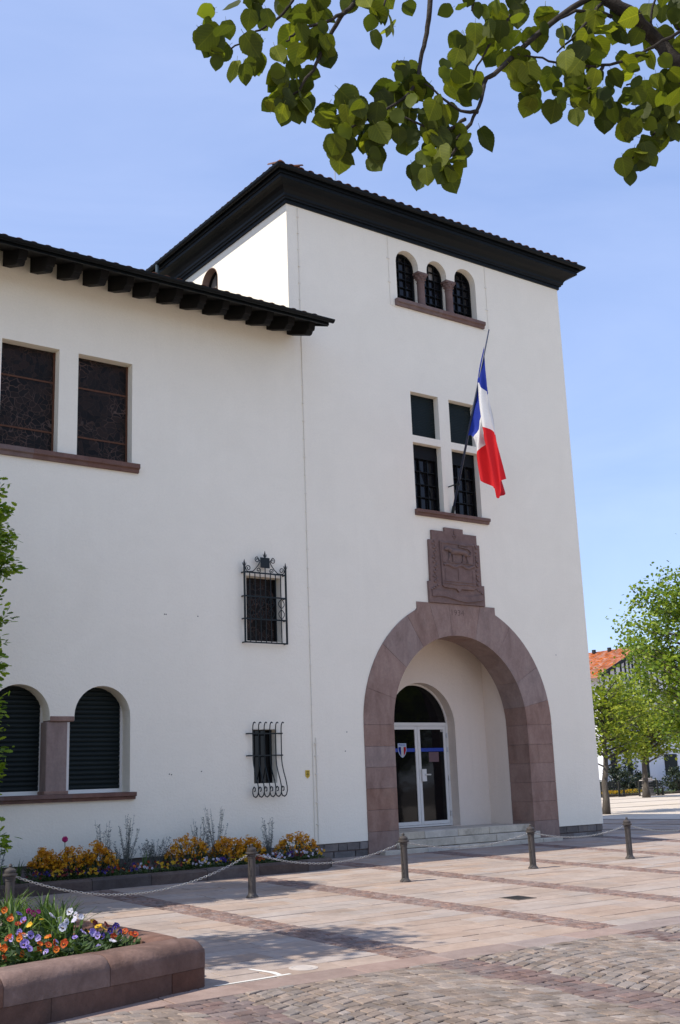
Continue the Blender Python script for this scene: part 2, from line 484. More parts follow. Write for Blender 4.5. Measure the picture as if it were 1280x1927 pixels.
foliage('lime_crown', (0.05, 0.07, 0.010), (0.085, 0.115, 0.014), (0.20, 0.25, 0.02), 0.58, 0.6)
foliage('oak_leaf', (0.10, 0.18, 0.016), (0.18, 0.30, 0.024), (0.34, 0.47, 0.035), 0.5)
foliage('plaza_leaf', (0.13, 0.19, 0.02), (0.25, 0.33, 0.03), (0.42, 0.46, 0.05), 0.45)
foliage('plaza_leaf_big', (0.09, 0.16, 0.02), (0.18, 0.28, 0.028), (0.34, 0.42, 0.045), 0.45)
foliage('shrub_leaf', (0.012, 0.022, 0.012), (0.02, 0.034, 0.016), (0.035, 0.05, 0.02), 0.15)
foliage('bed_leaf', (0.025, 0.05, 0.016), (0.045, 0.085, 0.022), (0.08, 0.13, 0.03), 0.3)
foliage('blade_leaf', (0.05, 0.10, 0.025), (0.09, 0.165, 0.035), (0.2, 0.29, 0.07), 0.4)
foliage('grey_stem', (0.10, 0.11, 0.10), (0.15, 0.16, 0.145), (0.22, 0.23, 0.2), 0.2)
def petal(name, a, b_, c): foliage(name, a, b_, c, 0.3, 0.6, tint=(1,1,1))
petal('petal_gold', (0.56, 0.20, 0.008), (0.74, 0.33, 0.01), (0.85, 0.46, 0.015))
petal('petal_orange', (0.42, 0.05, 0.008), (0.62, 0.13, 0.01), (0.78, 0.27, 0.015))
petal('petal_yellow', (0.68, 0.36, 0.01), (0.78, 0.48, 0.02), (0.8, 0.58, 0.05))
petal('petal_lilac', (0.32, 0.23, 0.62), (0.45, 0.36, 0.72), (0.62, 0.55, 0.80))
petal('petal_white', (0.66, 0.63, 0.75), (0.74, 0.72, 0.80), (0.82, 0.81, 0.85))
petal('petal_violet', (0.028, 0.015, 0.13), (0.05, 0.03, 0.22), (0.09, 0.05, 0.3))
petal('petal_magenta', (0.5, 0.02, 0.16), (0.62, 0.04, 0.22), (0.7, 0.08, 0.3))
petal('petal_maroon', (0.12, 0.012, 0.014), (0.2, 0.02, 0.02), (0.3, 0.05, 0.03))
foliage('flag_blue', (0.010, 0.028, 0.26), (0.012, 0.034, 0.31), (0.015, 0.04, 0.36), 0.35, 0.8, tint=(1, 1, 1))
foliage('flag_white', (0.74, 0.73, 0.72), (0.78, 0.77, 0.76), (0.8, 0.8, 0.8), 0.35, 0.8, tint=(1, 1, 1))
foliage('flag_red', (0.56, 0.006, 0.012), (0.60, 0.008, 0.014), (0.64, 0.01, 0.018), 0.35, 0.8, tint=(1, 1, 1))
plain('petal_eye', (0.02, 0.008, 0.02), 0.8, 0.1)
plain('petal_heart', (0.75, 0.5, 0.03), 0.8, 0.1)

# ---------------------------------------------------------------- ground and paving
SLOPE = 0.03
def gz(x, y):
    return SLOPE*max(min(y, 0.0), -30.0)
g = MB()
xs = [-600, -60, -20, 0, 20, 60, 900]
ys = [-500, -30, -20, -10, 0, 8, 60, 1200]
gv = [(x, y, gz(x, y)) for y in ys for x in xs]
gf = [(j*7+i, j*7+i+1, (j+1)*7+i+1, (j+1)*7+i) for j in range(len(ys)-1) for i in range(6)]
g.add(gv, gf)
ground = kind(g.build('ground', 'joint_sand'), 'structure')

BANDS = [(-7.47, -7.02), (-4.95, -4.50), (-2.44, -1.99), (-0.05, 0.40), (2.50, 2.95), (4.95, 5.38), (7.45, 7.90), (9.95, 10.4), (12.45, 12.9), (14.95, 15.4)]
STRIP0, STRIP1 = -8.82, -9.18
def jit(a): return random.uniform(-a, a)
def emit(list_quads, name, mat, parent, h, ins, drop, limit, stuff_name):
    """list of (quad, rnd); the pieces that show largest become objects, the rest one mesh"""
    sc = []
    for q, r in list_quads:
        cx = sum(p[0] for p in q)/4; cy = sum(p[1] for p in q)/4
        d = in_view((cx, cy, gz(cx, cy)))
        sc.append((d if d is not None else 1e9, cx, cy, q, r))
    sc.sort(key=lambda t: t[0])
    rest = MB()
    for i, (d, cx, cy, q, r) in enumerate(sc):
        mb = MB() if (i < limit and d < 1e8) else rest
        mb.cr = r
        hh = h + jit(h*0.2)
        mb.block(q, gz, hh, ins, drop)
        if mb is not rest:
            mb.build(name, mat, parent, origin=(cx, cy, gz(cx, cy)))
    if rest.f:
        kind(rest.build(stuff_name, mat, parent), 'stuff')

# flagstones in rows along the front, between cross bands of setts
slabs = []
rowy = []
y = -0.02
while y > STRIP0 + 0.03:
    w = random.choice([0.26, 0.28, 0.30, 0.33])
    if y - w < STRIP0 + 0.12: w = y - STRIP0
    rowy.append((y, y - w)); y -= w
for k in range(len(BANDS)-1):
    xa, xb = BANDS[k][1], BANDS[k+1][0]
    for (ya, yb) in rowy:
        cuts = [xa]
        x = xa + random.uniform(0.3, 0.9)
        while x < xb - 0.3:
            cuts.append(x); x += random.uniform(0.5, 1.0)
        cuts.append(xb)
        for a, b in zip(cuts[:-1], cuts[1:]):
            j = 0.005
            slabs.append(([(a+j, yb+j), (b-j, yb+j), (b-j, ya-j), (a+j, ya-j)], random.random()))
# more flagstones along the back of the plaza beyond the tower
for k in range(6, len(BANDS)-1):
    xa, xb = BANDS[k][1], BANDS[k+1][0]
    yy = 0.02
    while yy < 9.0:
        w = 0.45; j = 0.004
        m_ = xa + random.uniform(0.7, 1.4)
        for a, b in ((xa, m_), (m_, xb)):
            slabs.append(([(a+j, yy+j), (b-j, yy+j), (b-j, yy+w-j), (a+j, yy+w-j)], random.random()))
        yy += w
emit(slabs, 'paving_slab', 'slab_stone', ground, 0.013, 0.004, 0.003, 290, 'paving_slabs_beyond')

# bands of small setts
for (xa, xb) in BANDS:
    q = []
    y = -0.3
    while y > STRIP0 + 0.02:
        d = random.uniform(0.085, 0.11)
        yb = max(y - d, STRIP0)
        x = xa
        while x < xb - 0.02:
            w = min(random.uniform(0.085, 0.13), xb - x)
            if xb - x - w < 0.05: w = xb - x
            j = 0.005
            q.append(([(x+j+jit(.004), yb+j+jit(.004)), (x+w-j+jit(.004), yb+j+jit(.004)), (x+w-j+jit(.004), y-j+jit(.004)), (x+j+jit(.004), y-j+jit(.004))], random.random()))
            x += w
        y = yb
    emit(q, 'sett', 'sett_stone', ground, 0.016, 0.012, 0.007, 0, 'sett_band')

# border of long red stones
x = -7.0 - 4*0.9
q = []
while x < 16:
    w = random.uniform(0.7, 1.15); j = 0.004
    q.append(([(x+j, STRIP1+j), (x+w-j, STRIP1+j), (x+w-j, STRIP0-j), (x+j, STRIP0-j)], random.random()))
    x += w
emit(q, 'border_slab', 'border_stone', ground, 0.015, 0.006, 0.004, 200, 'border_slabs_beyond')

# cobbles laid in segmental arcs, dark bands carried on through them
light_c, dark_c = [], []
PER = 2.48
def bow(x):
    u = ((x + 4.725) / PER) % 1.0 - 0.5          # 0 in the middle between two bands
    return 0.0 if abs(u) > 0.41 else 0.25*math.cos(math.pi*u/0.82)
row = 0
y0 = STRIP1 + 0.36
while y0 > -19.0:
    d = random.uniform(0.100, 0.128)
    x = -15.0 + random.uniform(0, .1)
    xmax = 4.0
    while x < xmax:
        w = random.uniform(0.095, 0.165)
        xm = x + w/2
        s = (bow(xm+0.02) - bow(xm-0.02))/0.04
        yc = y0 + bow(xm)
        if yc - d/2 < STRIP1 - 0.0:
            ym = min(yc + d/2, STRIP1 - 0.004 + 0.0)
            j = 0.005
            hb = (yc - d/2)
            q4 = [(x+j+jit(.011), hb - s*w/2 + j+jit(.011)), (x+w-j+jit(.011), hb + s*w/2 + j+jit(.011)),
                  (x+w-j+jit(.011), min(yc + d/2 + s*w/2 - j, STRIP1-0.005)+jit(.002)), (x+j+jit(.011), min(yc + d/2 - s*w/2 - j, STRIP1-0.005)+jit(.002))]
            if (q4[2][1] - q4[1][1]) > 0.02 and (q4[3][1] - q4[0][1]) > 0.02:
                inb = any(a - 0.02 < xm < b + 0.02 for a, b in BANDS)
                (dark_c if inb else light_c).append((q4, random.random()))
        x += w
    y0 -= d
emit(light_c, 'cobble', 'cobble_stone', ground, 0.021, 0.008, 0.006, 230, 'cobbles_beyond')
emit(dark_c, 'dark_cobble', 'dark_cobble', ground, 0.021, 0.008, 0.006, 65, 'dark_cobbles_beyond')

# the paving goes on round the far sides of the plaza
fp = MB()
for x0_, x1_, y0_, y1_ in ((-80, 60, -60, -19.25), (4.1, 60, -19.25, -9.2), (15.5, 60, -9.2, 9.1), (-80, -15.2, -19.25, -1)):
    fp.add([(x0_, y0_, gz(0, y0_)+.006), (x1_, y0_, gz(0, y0_)+.006), (x1_, max(y0_, min(-30, y1_)), gz(0, max(y0_, min(-30, y1_)))+.006), (x0_, max(y0_, min(-30, y1_)), gz(0, max(y0_, min(-30, y1_)))+.006)], [(0, 1, 2, 3)]) if y0_ < -30 else None
    ya_ = max(y0_, -30); yb_ = min(y1_, 0)
    fp.add([(x0_, ya_, gz(0, ya_)+.006), (x1_, ya_, gz(0, ya_)+.006), (x1_, yb_, gz(0, yb_)+.006), (x0_, yb_, gz(0, yb_)+.006)], [(0, 1, 2, 3)])
    if y1_ > 0: fp.add([(x0_, 0, .006), (x1_, 0, .006), (x1_, y1_, .006), (x0_, y1_, .006)], [(0, 1, 2, 3)])
kind(fp.build('pavement', 'far_paving'), 'structure')

# pinkish plaza in the distance with dark stripes
far = MB()
for a, b in ((0, 4.3), (4.7, 9.3), (9.7, 14.5), (14.9, 27.5)):
    far.box(16.2, 80, 9.2+a, 9.2+b, -0.03, 0.012)
kind(far.build('plaza_paving', 'far_paving'), 'structure')

# ---------------------------------------------------------------- town hall
hall = tag(empty('town_hall', (0, 0, 0)), 'white rendered town hall with square tower, pink stone porch arch and black eaves', 'building')
AX, AZ, RI, RO = 3.985, 2.385, 1.805, 2.535        # porch arch centre and radii
TW, TZ = 7.912, 12.86                              # tower width and wall top
WT = 10.28                                         # wing wall top
PL = 0.27                                          # plinth height
LX = -14.0                                         # far end of the wing

def wall_with_holes(outer, holes, depth, mp):
    """front face with openings and their reveals; mp(a, d, z) maps to the world, d = depth behind the face"""
    bm = bmesh.new()
    loops = []
    for poly in [outer] + [h[0] for h in holes]:
        vs = [bm.verts.new(mp(a, 0, z)) for a, z in poly]
        es = [bm.edges.new((vs[i], vs[(i+1) % len(vs)])) for i in range(len(vs))]
        loops.append((vs, es))
    bmesh.ops.triangle_fill(bm, use_beauty=True, use_dissolve=False, edges=[e for l in loops for e in l[1]])
    for (poly, dp), (vs, es) in zip(holes, loops[1:]):
        back = [bm.verts.new(mp(a, dp, z)) for a, z in poly]
        n = len(poly)
        for i in range(n):
            bm.faces.new((vs[i], vs[(i+1) % n], back[(i+1) % n], back[i]))
    vs = loops[0][0]
    back = [bm.verts.new(mp(a, depth, z)) for a, z in outer]
    n = len(outer)
    for i in range(n):
        bm.faces.new((vs[i], vs[(i+1) % n], back[(i+1) % n], back[i]))
    bmesh.ops.recalc_face_normals(bm, faces=list(bm.faces))
    return bm

rh = RO - 0.03
outer = [(LX, PL), (AX-rh, PL), (AX-rh, AZ)] + arc(AX, AZ, rh, 180, 0, 36)[1:-1] + [(AX+rh, AZ), (AX+rh, PL), (TW, PL), (TW, TZ), (0, TZ), (0, WT), (LX, WT)]
def arch_poly(x0, x1, z0, zs, n=14):
    r = (x1-x0)/2
    return [(x0, z0), (x1, z0)] + arc((x0+x1)/2, zs, r, 0, 180, n)
TRI = [(2.83, 3.462), (3.705, 4.285), (4.528, 5.16)]
TZS = 12.285
tri = [(2.83, 11.382), (5.16, 11.382)]
for i in (2, 1, 0):
    a, b = TRI[i]
    tri += [(b, 12.21)] + arc((a+b)/2, TZS, (b-a)/2, 0, 180, 12) + [(a, 12.21)]
LOW = [(-5.77, -4.766), (-4.357, -3.378)]
low = [(-5.77, 1.30), (-3.378, 1.30)]
for i in (1, 0):
    a, b = LOW[i]
    low += arc((a+b)/2, 3.005-(b-a)/2, (b-a)/2, 0, 180, 16)
    if i == 1: low += [(a, 2.45), (LOW[0][1], 2.45)]
holes = [(tri, 0.22), (low, 0.34)]
FW = [(3.045, 3.818), (4.122, 4.895)]
for a, b in FW:
    holes.append(([(a, 6.765), (b, 6.765), (b, 8.225), (a, 8.225)], 0.19))
    holes.append(([(a, 8.38), (b, 8.38), (b, 9.345), (a, 9.345)], 0.19))
UPW = [(-5.746, -4.745), (-4.402, -3.387)]
for a, b in UPW:
    holes.append(([(a, 6.83), (b, 6.83), (b, 8.685), (a, 8.685)], 0.22))
holes.append(([(-1.10, 3.87), (-0.36, 3.87), (-0.36, 5.055), (-1.10, 5.055)], 0.22))
holes.append(([(-1.005, 1.37), (-0.52, 1.37), (-0.52, 2.30), (-1.005, 2.30)], 0.22))
m_ = MB(); m_.from_bm(wall_with_holes(outer, holes, 0.5, lambda a, d, z: (a, d, z)))
m_.build('facade_wall', 'white_render', hall)
# side of the tower that looks over the wing (faces -x), with a small arched window
sw = arch_poly(2.76, 3.49, 11.5, 12.30)
m_ = MB(); m_.from_bm(wall_with_holes([(0.5, 9.0), (9.0, 9.0), (9.0, TZ), (0.5, TZ)], [(sw, 0.22)], 0.4, lambda a, d, z: (d, a, z)))
m_.build('tower_side_wall', 'white_render', hall)
m_ = MB(); m_.box(TW-0.4, TW-0.003, 0.5, 9.0, PL, TZ); m_.box(0.4, TW-0.4, 8.6, 9.0, PL, TZ)
m_.box(LX, LX+0.4, 0.5, 8.9, PL, WT); m_.box(LX+0.4, 0.4, 8.5, 8.9, PL, WT)
m_.build('rear_walls', 'white_render', hall)

# plinth with rough stones
pl = MB(); 
for a, b in ((LX, AX-RO+0.02), (AX+RO-0.02, TW-0.02)):
    pl.box(a, b, 0.045, 0.5, -0.3, PL+0.004)
pl.box(TW-0.5, TW-0.045, 0.5, 9, -0.3, PL+0.004)
plinth = pl.build('plinth', 'mortar', hall)
for a, b in ((-2.4, AX-RO), (AX+RO, TW)):
    for za, zb, wm in ((0.125, 0.262, 0.32), (-0.10, 0.115, 0.42)):
        x = a
        while x < b - 0.02:
            w = min(random.uniform(wm*0.6, wm*1.25), b-x)
            if b-x-w < 0.1: w = b-x
            t = jit(.012); u = jit(.012)
            mb = MB(); mb.cr = random.random()
            mb.prism([(x+.006, za+.005), (x+w-.006, za+.005), (x+w-.006+t, zb-.004), (x+.006+u, zb-.004)], 0.004+random.uniform(0, .012), 0.06, 0.006)
            mb.build('plinth_stone', 'plinth_stone', plinth)
            x += w

# porch arch of pink stone
core = MB()
c_out = [(AX-RO+.01, -0.15), (AX-RI-.01, -0.15)] + arc(AX, AZ, RI+.01, 180, 0, 32) + [(AX+RI+.01, -0.15), (AX+RO-.01, -0.15)]
top = []
for x_, z_ in arc(AX, AZ, RO-.01, 0, 180, 40):
    if abs(x_-AX) < 1.075: z_ = 4.82
    top.append((x_, z_))
core.prism(c_out + top, -0.003, 0.60)
arch = core.build('porch_arch', 'mortar', hall)
legs_z = [-0.12, 0.03, 0.42, 0.81, 1.20, 1.59, 1.98, AZ]
for s in (-1, 1):
    for za, zb in zip(legs_z[:-1], legs_z[1:]):
        mb = MB(); mb.cr = random.random()
        a, b = sorted((AX+s*RI, AX+s*RO))
        mb.bbox(a, b, -0.018, 0.62, za+.002, zb-.002, 0.004)
        mb.build('arch_stone', 'arch_stone', arch)
def outer_pt(d):
    """outer face of the ring at angle d from vertical, with the flat shouldered key block"""
    x = math.sin(math.radians(d))*RO; z = AZ + math.cos(math.radians(d))*RO
    if abs(x) <= 1.08 and z > 4.66:
        t = (4.835-AZ)/math.cos(math.radians(d)); return (AX+math.sin(math.radians(d))*t, 4.835)
    return (AX+x, z)
DG = [-90, -74, -52, -32, -17, -5, 15, 36, 61, 78, 90]
for da, db in zip(DG[:-1], DG[1:]):
    n = max(2, int((db-da)/4))
    e = 0.07
    st = [da+e+(db-da-2*e)*i/n for i in range(n+1)]
    inn = [(AX+math.sin(math.radians(d))*RI, AZ+math.cos(math.radians(d))*RI) for d in st]
    out = []
    for i, d in enumerate(st):
        out.append(outer_pt(d))
    kd = math.degrees(math.asin(1.08/RO))
    for sgn in (-1, 1):           # vertical shoulder of the key block
        if st[0] < sgn*kd < st[-1]:
            k = next(i for i, d in enumerate(st) if d > sgn*kd)
            lo_ = (AX+sgn*1.08, AZ+math.sqrt(RO*RO-1.08*1.08)); hi_ = (AX+sgn*1.08, 4.835)
            out[k:k] = [lo_, hi_] if sgn < 0 else [hi_, lo_]
    out2 = []
    for p in out:
        if abs(p[0]-AX) > 1.0801 or p[1] <= 4.8351: out2.append((p[0] if abs(p[0]-AX) > 1.081 or p[1] < 4.83 else max(AX-1.08, min(AX+1.08, p[0])), p[1]))
    mb = MB(); mb.cr = random.random()
    poly = list(inn) + out2[::-1]
    cl = [poly[0]]
    for p in poly[1:]:
        if math.hypot(p[0]-cl[-1][0], p[1]-cl[-1][1]) > 0.004: cl.append(p)
    mb.prism(cl[::-1][::-1], -0.018, 0.62, 0.0)
    mb.build('voussoir', 'arch_stone', arch)

# carved date on the key block
def text_mesh(txt, size, name='text'):
    cu = bpy.data.curves.new(name, 'FONT'); cu.body = txt; cu.size = size; cu.extrude = 0.0; cu.align_x = 'CENTER'; cu.align_y = 'CENTER'
    cu.resolution_u = 2
    o = bpy.data.objects.new(name, cu); COL.objects.link(o)
    dg = bpy.context.evaluated_depsgraph_get()
    me = o.evaluated_get(dg).to_mesh()
    vs = [tuple(v.co) for v in me.vertices]; fs = [tuple(p.vertices) for p in me.polygons]
    o.evaluated_get(dg).to_mesh_clear()
    bpy.data.objects.remove(o); bpy.data.curves.remove(cu)
    return vs, fs
def put_text(mb, txt, size, cx, y, cz, sx=1.0):
    vs, fs = text_mesh(txt, size)
    mb.add([(cx+v[0]*sx, y, cz+v[1]) for v in vs], fs)
mb = MB(); put_text(mb, '1934', 0.17, 3.99, -0.0215, 4.66, 1.15)
mb.build('carved_date', 'sill_stone', arch)

# crest panel
cp = [(3.232, 4.838), (4.768, 4.838), (4.775, 5.275), (4.70, 5.275), (4.705, 6.15), (4.635, 6.15), (4.635, 6.352), (4.257, 6.352), (4.257, 6.45), (3.742, 6.45), (3.742, 6.36), (3.38, 6.36), (3.38, 6.153), (3.29, 6.153), (3.28, 5.277), (3.222, 5.277)]
mb = MB(); mb.prism(cp, -0.055, 0.05, 0.006)
crest = mb.build('crest_panel', 'crest_stone', hall)
# shield with shaped foot
mb = MB(); Y1 = -0.056
sh = [(3.58, 5.20), (3.62, 5.165), (3.95, 5.15), (4.02, 5.085), (4.09, 5.15), (4.44, 5.155), (4.50, 5.20), (4.52, 6.14), (3.56, 6.14)]
mb.prism(sh, Y1-0.042, Y1+0.01, 0.008)
mb.build('shield', 'crest_stone', crest)
mb = MB()
for a, b in (((3.60, 6.10), (4.48, 6.10)), ((3.60, 5.70), (4.48, 5.70)), ((4.48, 5.70), (4.48, 6.10)), ((3.60, 5.70), (3.60, 6.10)), ((3.62, 5.30), (4.47, 5.30)), ((4.02, 5.30), (4.02, 5.58)), ((3.66, 5.33), (3.66, 5.56)), ((4.42, 5.33), (4.42, 5.56))):
    mb.tube([(a[0], Y1-0.045, a[1]), (b[0], Y1-0.045, b[1])], 0.015, 5)
mb.tube([(3.62+.86*i/16, Y1-0.048, 5.63+0.028*math.sin(i*0.9)) for i in range(17)], 0.03, 6)
mb.tube([(3.62+.86*i/16, Y1-0.046, 5.245+0.01*math.sin(i*0.7)) for i in range(17)], 0.014, 5)
mb.build('shield_divisions', 'crest_stone', crest)
# walking beast with a long tail carried over its back
mb = MB(); yb = Y1-0.056
mb.tube([(3.80, yb, 5.90), (3.90, yb, 5.93), (4.05, yb, 5.94), (4.20, yb, 5.92), (4.27, yb, 5.88)], [0.045, 0.06, 0.052, 0.055, 0.045], 8)
mb.tube([(3.83, yb, 5.93), (3.76, yb, 5.98), (3.70, yb, 5.975), (3.66, yb, 5.955)], [0.05, 0.05, 0.04, 0.022], 8)
for px_, f_ in ((3.80, -0.03), (3.88, 0.02), (4.18, -0.03), (4.27, 0.03)):
    mb.tube([(px_, yb, 5.89), (px_+f_*0.4, yb, 5.81), (px_+f_, yb, 5.735), (px_+f_-0.035, yb, 5.73)], [0.03, 0.022, 0.017, 0.014], 6)
mb.tube([(4.27, yb, 5.90), (4.36, yb, 5.88), (4.40, yb, 5.95), (4.32, yb, 6.02), (4.15, yb, 6.04), (4.05, yb, 6.05), (4.06, yb, 6.09), (4.30, yb, 6.08)], [0.022, 0.018, 0.016, 0.015, 0.015, 0.014, 0.014, 0.012], 6)
mb.build('carved_beast', 'crest_stone', crest, smooth=True)
mb = MB()
rib = [(3.30+1.40*i/20, 5.00+0.045*math.sin(i/20*2*math.pi+0.6)) for i in range(21)]
for (x0_, z0_), (x1_, z1_) in zip(rib[:-1], rib[1:]):
    mb.prism([(x0_, z0_-.055), (x1_, z1_-.055), (x1_, z1_+.055), (x0_, z0_+.055)], Y1-0.02, Y1+0.01)
mb.tube([(x_, Y1-0.02, z_-.06) for x_, z_ in rib], 0.011, 5)
mb.build('ribbon', 'crest_stone', crest)
mb = MB()
for s in (-1, 1):
    for i in range(9):
        cz_ = 5.28 + i*0.10; cx_ = 4.0 + s*0.575 + s*0.02*math.sin(i*1.7)
        mb.ball((cx_+s*0.02, Y1-0.004, cz_), (0.045, 0.022, 0.03), 6, 4)
        mb.ball((cx_-s*0.025, Y1-0.004, cz_+0.045), (0.03, 0.018, 0.04), 6, 4)
    for i in range(4):
        mb.ball((4.0+s*(0.52+0.06*i), Y1-0.004, 5.20-0.03*i), (0.04, 0.02, 0.022), 6, 4)
for i, (dx, dz) in enumerate(((0, 0), (0, .055), (-.035, -.05), (.035, -.05), (0, -.095))):
    mb.ball((4.0+dx, Y1, 6.33+dz), (0.024, 0.022, 0.026), 6, 4)
mb.build('carved_foliage', 'crest_stone', crest, smooth=True)

# porch inside, steps, door
PB = 1.28
FL = 0.365
m_ = MB()
door_hole = [(3.05, FL), (4.905, FL)] + arc(3.9775, 2.42, 0.9275, 0, 180, 24)
bm = wall_with_holes([(AX-RI, FL-0.1), (AX+RI, FL-0.1), (AX+RI, 4.7), (AX-RI, 4.7)], [(door_hole, 0.30)], 0.4, lambda a, d, z: (a, PB+d, z))
m_.from_bm(bm)
m_.box(AX-RI-0.3, AX-RI-0.0, 0.622, PB+0.3, 0, 4.8); m_.box(AX+RI+0.0, AX+RI+0.3, 0.622, PB+0.3, 0, 4.8)
m_.box(AX-RI-0.3, AX+RI+0.3, 0.622, PB+0.3, 4.45, 4.85)
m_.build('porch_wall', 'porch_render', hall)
stc = MB(); stc.box(AX-RI+.02, AX+RI-.02, 0.14, PB+0.3, -0.2, FL-0.006)
stc.box(AX-RI+.02, AX+RI-.02, -0.07, 0.16, -0.2, 0.20); stc.box(AX-2.30, AX+2.25, -0.24, -0.05, -0.2, 0.06)
steps = stc.build('porch_steps', 'mortar', hall)
def course(x0, x1, y0, y1, z0, z1, cuts):
    xs_ = [x0] + cuts + [x1]
    for a, b in zip(xs_[:-1], xs_[1:]):
        mb = MB(); mb.cr = random.random()
        mb.bbox(a+.003, b-.003, y0+jit(.004), y1, z0, z1+jit(.002), 0.009)
        mb.build('step_slab', 'step_stone', steps)
course(AX-RI+.004, AX+RI-.004, 0.11, 0.42, 0.228, FL, [2.92, 3.78, 4.62])
for a, b in ((AX-RI+.004, 3.1), (3.1, 4.05), (4.05, 4.95), (4.95, AX+RI-.004)):
    mb = MB(); mb.cr = random.random(); mb.bbox(a+.003, b-.003, 0.425, PB-.003, 0.25, FL-.004, 0.006); mb.build('step_slab', 'step_stone', steps)
course(2.10, 5.86, -0.10, 0.105, 0.085, 0.224, [3.5, 4.62])
course(1.62, 6.33, -0.28, -0.105, -0.06, 0.078, [2.65, 3.45, 4.3, 5.1, 5.75])

door = MB()
YD = 1.545
fr = 0.06
def fbox(a, b, z0, z1, y0=YD-0.03, y1=YD+0.03): door.bbox(a, b, y0, y1, z0, z1, 0.004)
fbox(3.05, 3.05+fr, FL+.01, 2.52); fbox(4.905-fr, 4.905, FL+.01, 2.52)
fbox(3.05+fr, 4.905-fr, 2.455, 2.525); fbox(3.05+fr, 4.905-fr, FL+.012, FL+.05)
ringo = arc(3.9775, 2.42, 0.9275, 6, 174, 26); ringi = arc(3.9775, 2.42, 0.9275-0.035, 6, 174, 26)
for i in range(26):
    door.prism([ringi[i], ringo[i], ringo[i+1], ringi[i+1]], YD-0.03, YD+0.03)
dr = door.build('entrance_door', 'white_metal', hall)
for a, b in ((3.115, 4.035), (4.043, 4.84)):
    lf = MB()
    lf.bbox(a, a+.07, YD-.025, YD+.025, FL+.055, 2.45, .004); lf.bbox(b-.07, b, YD-.025, YD+.025, FL+.055, 2.45, .004)
    lf.bbox(a+.07, b-.07, YD-.025, YD+.025, 2.38, 2.45, .004); lf.bbox(a+.07, b-.07, YD-.025, YD+.025, FL+.055, FL+.125, .004)
    lf.build('door_leaf', 'white_metal', dr)
    gl = MB(); gl.box(a+.065, b-.065, YD-.004, YD+.004, FL+.12, 2.385); gl.build('door_glass', 'dark_glass', dr)
    tp_ = MB(); tp_.box(a+.07, b-.07, YD-.0075, YD-.0045, 1.918, 1.99); tp_.build('blue_stripe', 'tape_blue', dr)
gl = MB(); gl.prism([(3.06, 2.52)] + [(4.895, 2.52)] + arc(3.9775, 2.42, 0.92, 6.5, 173.5, 24), YD-.004, YD+.004); gl.build('fanlight', 'dark_glass', dr)
mb = MB(); mb.bbox(4.085, 4.205, YD-.075, YD-.026, 1.30, 1.555, .006); mb.build('lock_box', 'white_metal', dr)
mb = MB(); mb.bbox(4.15, 4.31, YD-.095, YD-.07, 1.42, 1.455, .005); mb.build('door_handle', 'steel', dr)
for z_ in (0.62, 1.35, 1.95, 2.25):
    mb = MB(); mb.tube([(4.85, YD-.045, z_-.05), (4.85, YD-.045, z_+.05)], 0.014, 8); mb.build('hinge', 'steel', dr)
em = MB()
shd = [(3.50, 2.095), (3.50, 1.95), (3.53, 1.87), (3.575, 1.82), (3.615, 1.795), (3.655, 1.82), (3.70, 1.87), (3.73, 1.95), (3.73, 2.095)]
em.prism(shd, YD-.012, YD-.008)
em.cm = 1; em.prism([(3.515, 2.02), (3.515, 1.95), (3.545, 1.88), (3.578, 1.84), (3.578, 2.02)], YD-.0145, YD-.0122)
em.cm = 2; em.prism([(3.582, 2.02), (3.582, 1.838), (3.615, 1.81), (3.648, 1.838), (3.648, 2.02)], YD-.0145, YD-.0122)
em.cm = 3; em.prism([(3.652, 2.02), (3.652, 1.84), (3.685, 1.88), (3.715, 1.95), (3.715, 2.02)], YD-.0145, YD-.0122)
em.cm = 1; put_text(em, 'POLICE', 0.05, 3.615, YD-.0150, 2.058, 1.1)
em.build('door_emblem', ['emblem_pale', 'flag_blue', 'flag_white', 'flag_red'], dr)
mb = MB(); mb.box(4.345, 4.62, YD-.0085, YD-.0055, 1.70, 1.905); mb.build('notice', 'notice_pink', dr)
mb = MB(); mb.box(4.71, 4.765, YD-.0085, YD-.0055, 2.33, 2.375); mb.cm = 1; mb.box(4.72, 4.755, YD-.0105, YD-.0086, 2.34, 2.36)
mb.build('small_sticker', ['white_metal', 'sign_ink'], dr)

# ---------------------------------------------------------------- windows of the front
def sill(x0, x1, zt, h, name='sill'):
    mb = MB(); mb.cr = random.random()
    prof = [(-0.10, zt), (0.2, zt+0.008), (0.2, zt-h), (-0.05, zt-h), (-0.06, zt-h*0.62), (-0.10, zt-h*0.5)]
    n = len(prof)
    k = max(1, int((x1-x0)/0.9))
    for i in range(k):
        a = x0 + (x1-x0)*i/k + (0.001 if i else 0); b = x0 + (x1-x0)*(i+1)/k - (0.001 if i < k-1 else 0)
        mb.cr = random.random()
        mb.add([(a, y, z) for y, z in prof] + [(b, y, z) for y, z in prof],
               [tuple(range(n-1, -1, -1)), tuple(range(n, 2*n))] + [(j, (j+1) % n, (j+1) % n+n, j+n) for j in range(n)])
    return mb
def bars(mb, x0, x1, z0, z1, nx, nz, y0, y1, w):
    for i in range(1, nx): 
        x = x0+(x1-x0)*i/nx; mb.box(x-w/2, x+w/2, y0, y1, z0, z1)
    for j in range(1, nz):
        z = z0+(z1-z0)*j/nz; mb.box(x0, x1, y0+.002, y1-.002, z-w/2, z+w/2)
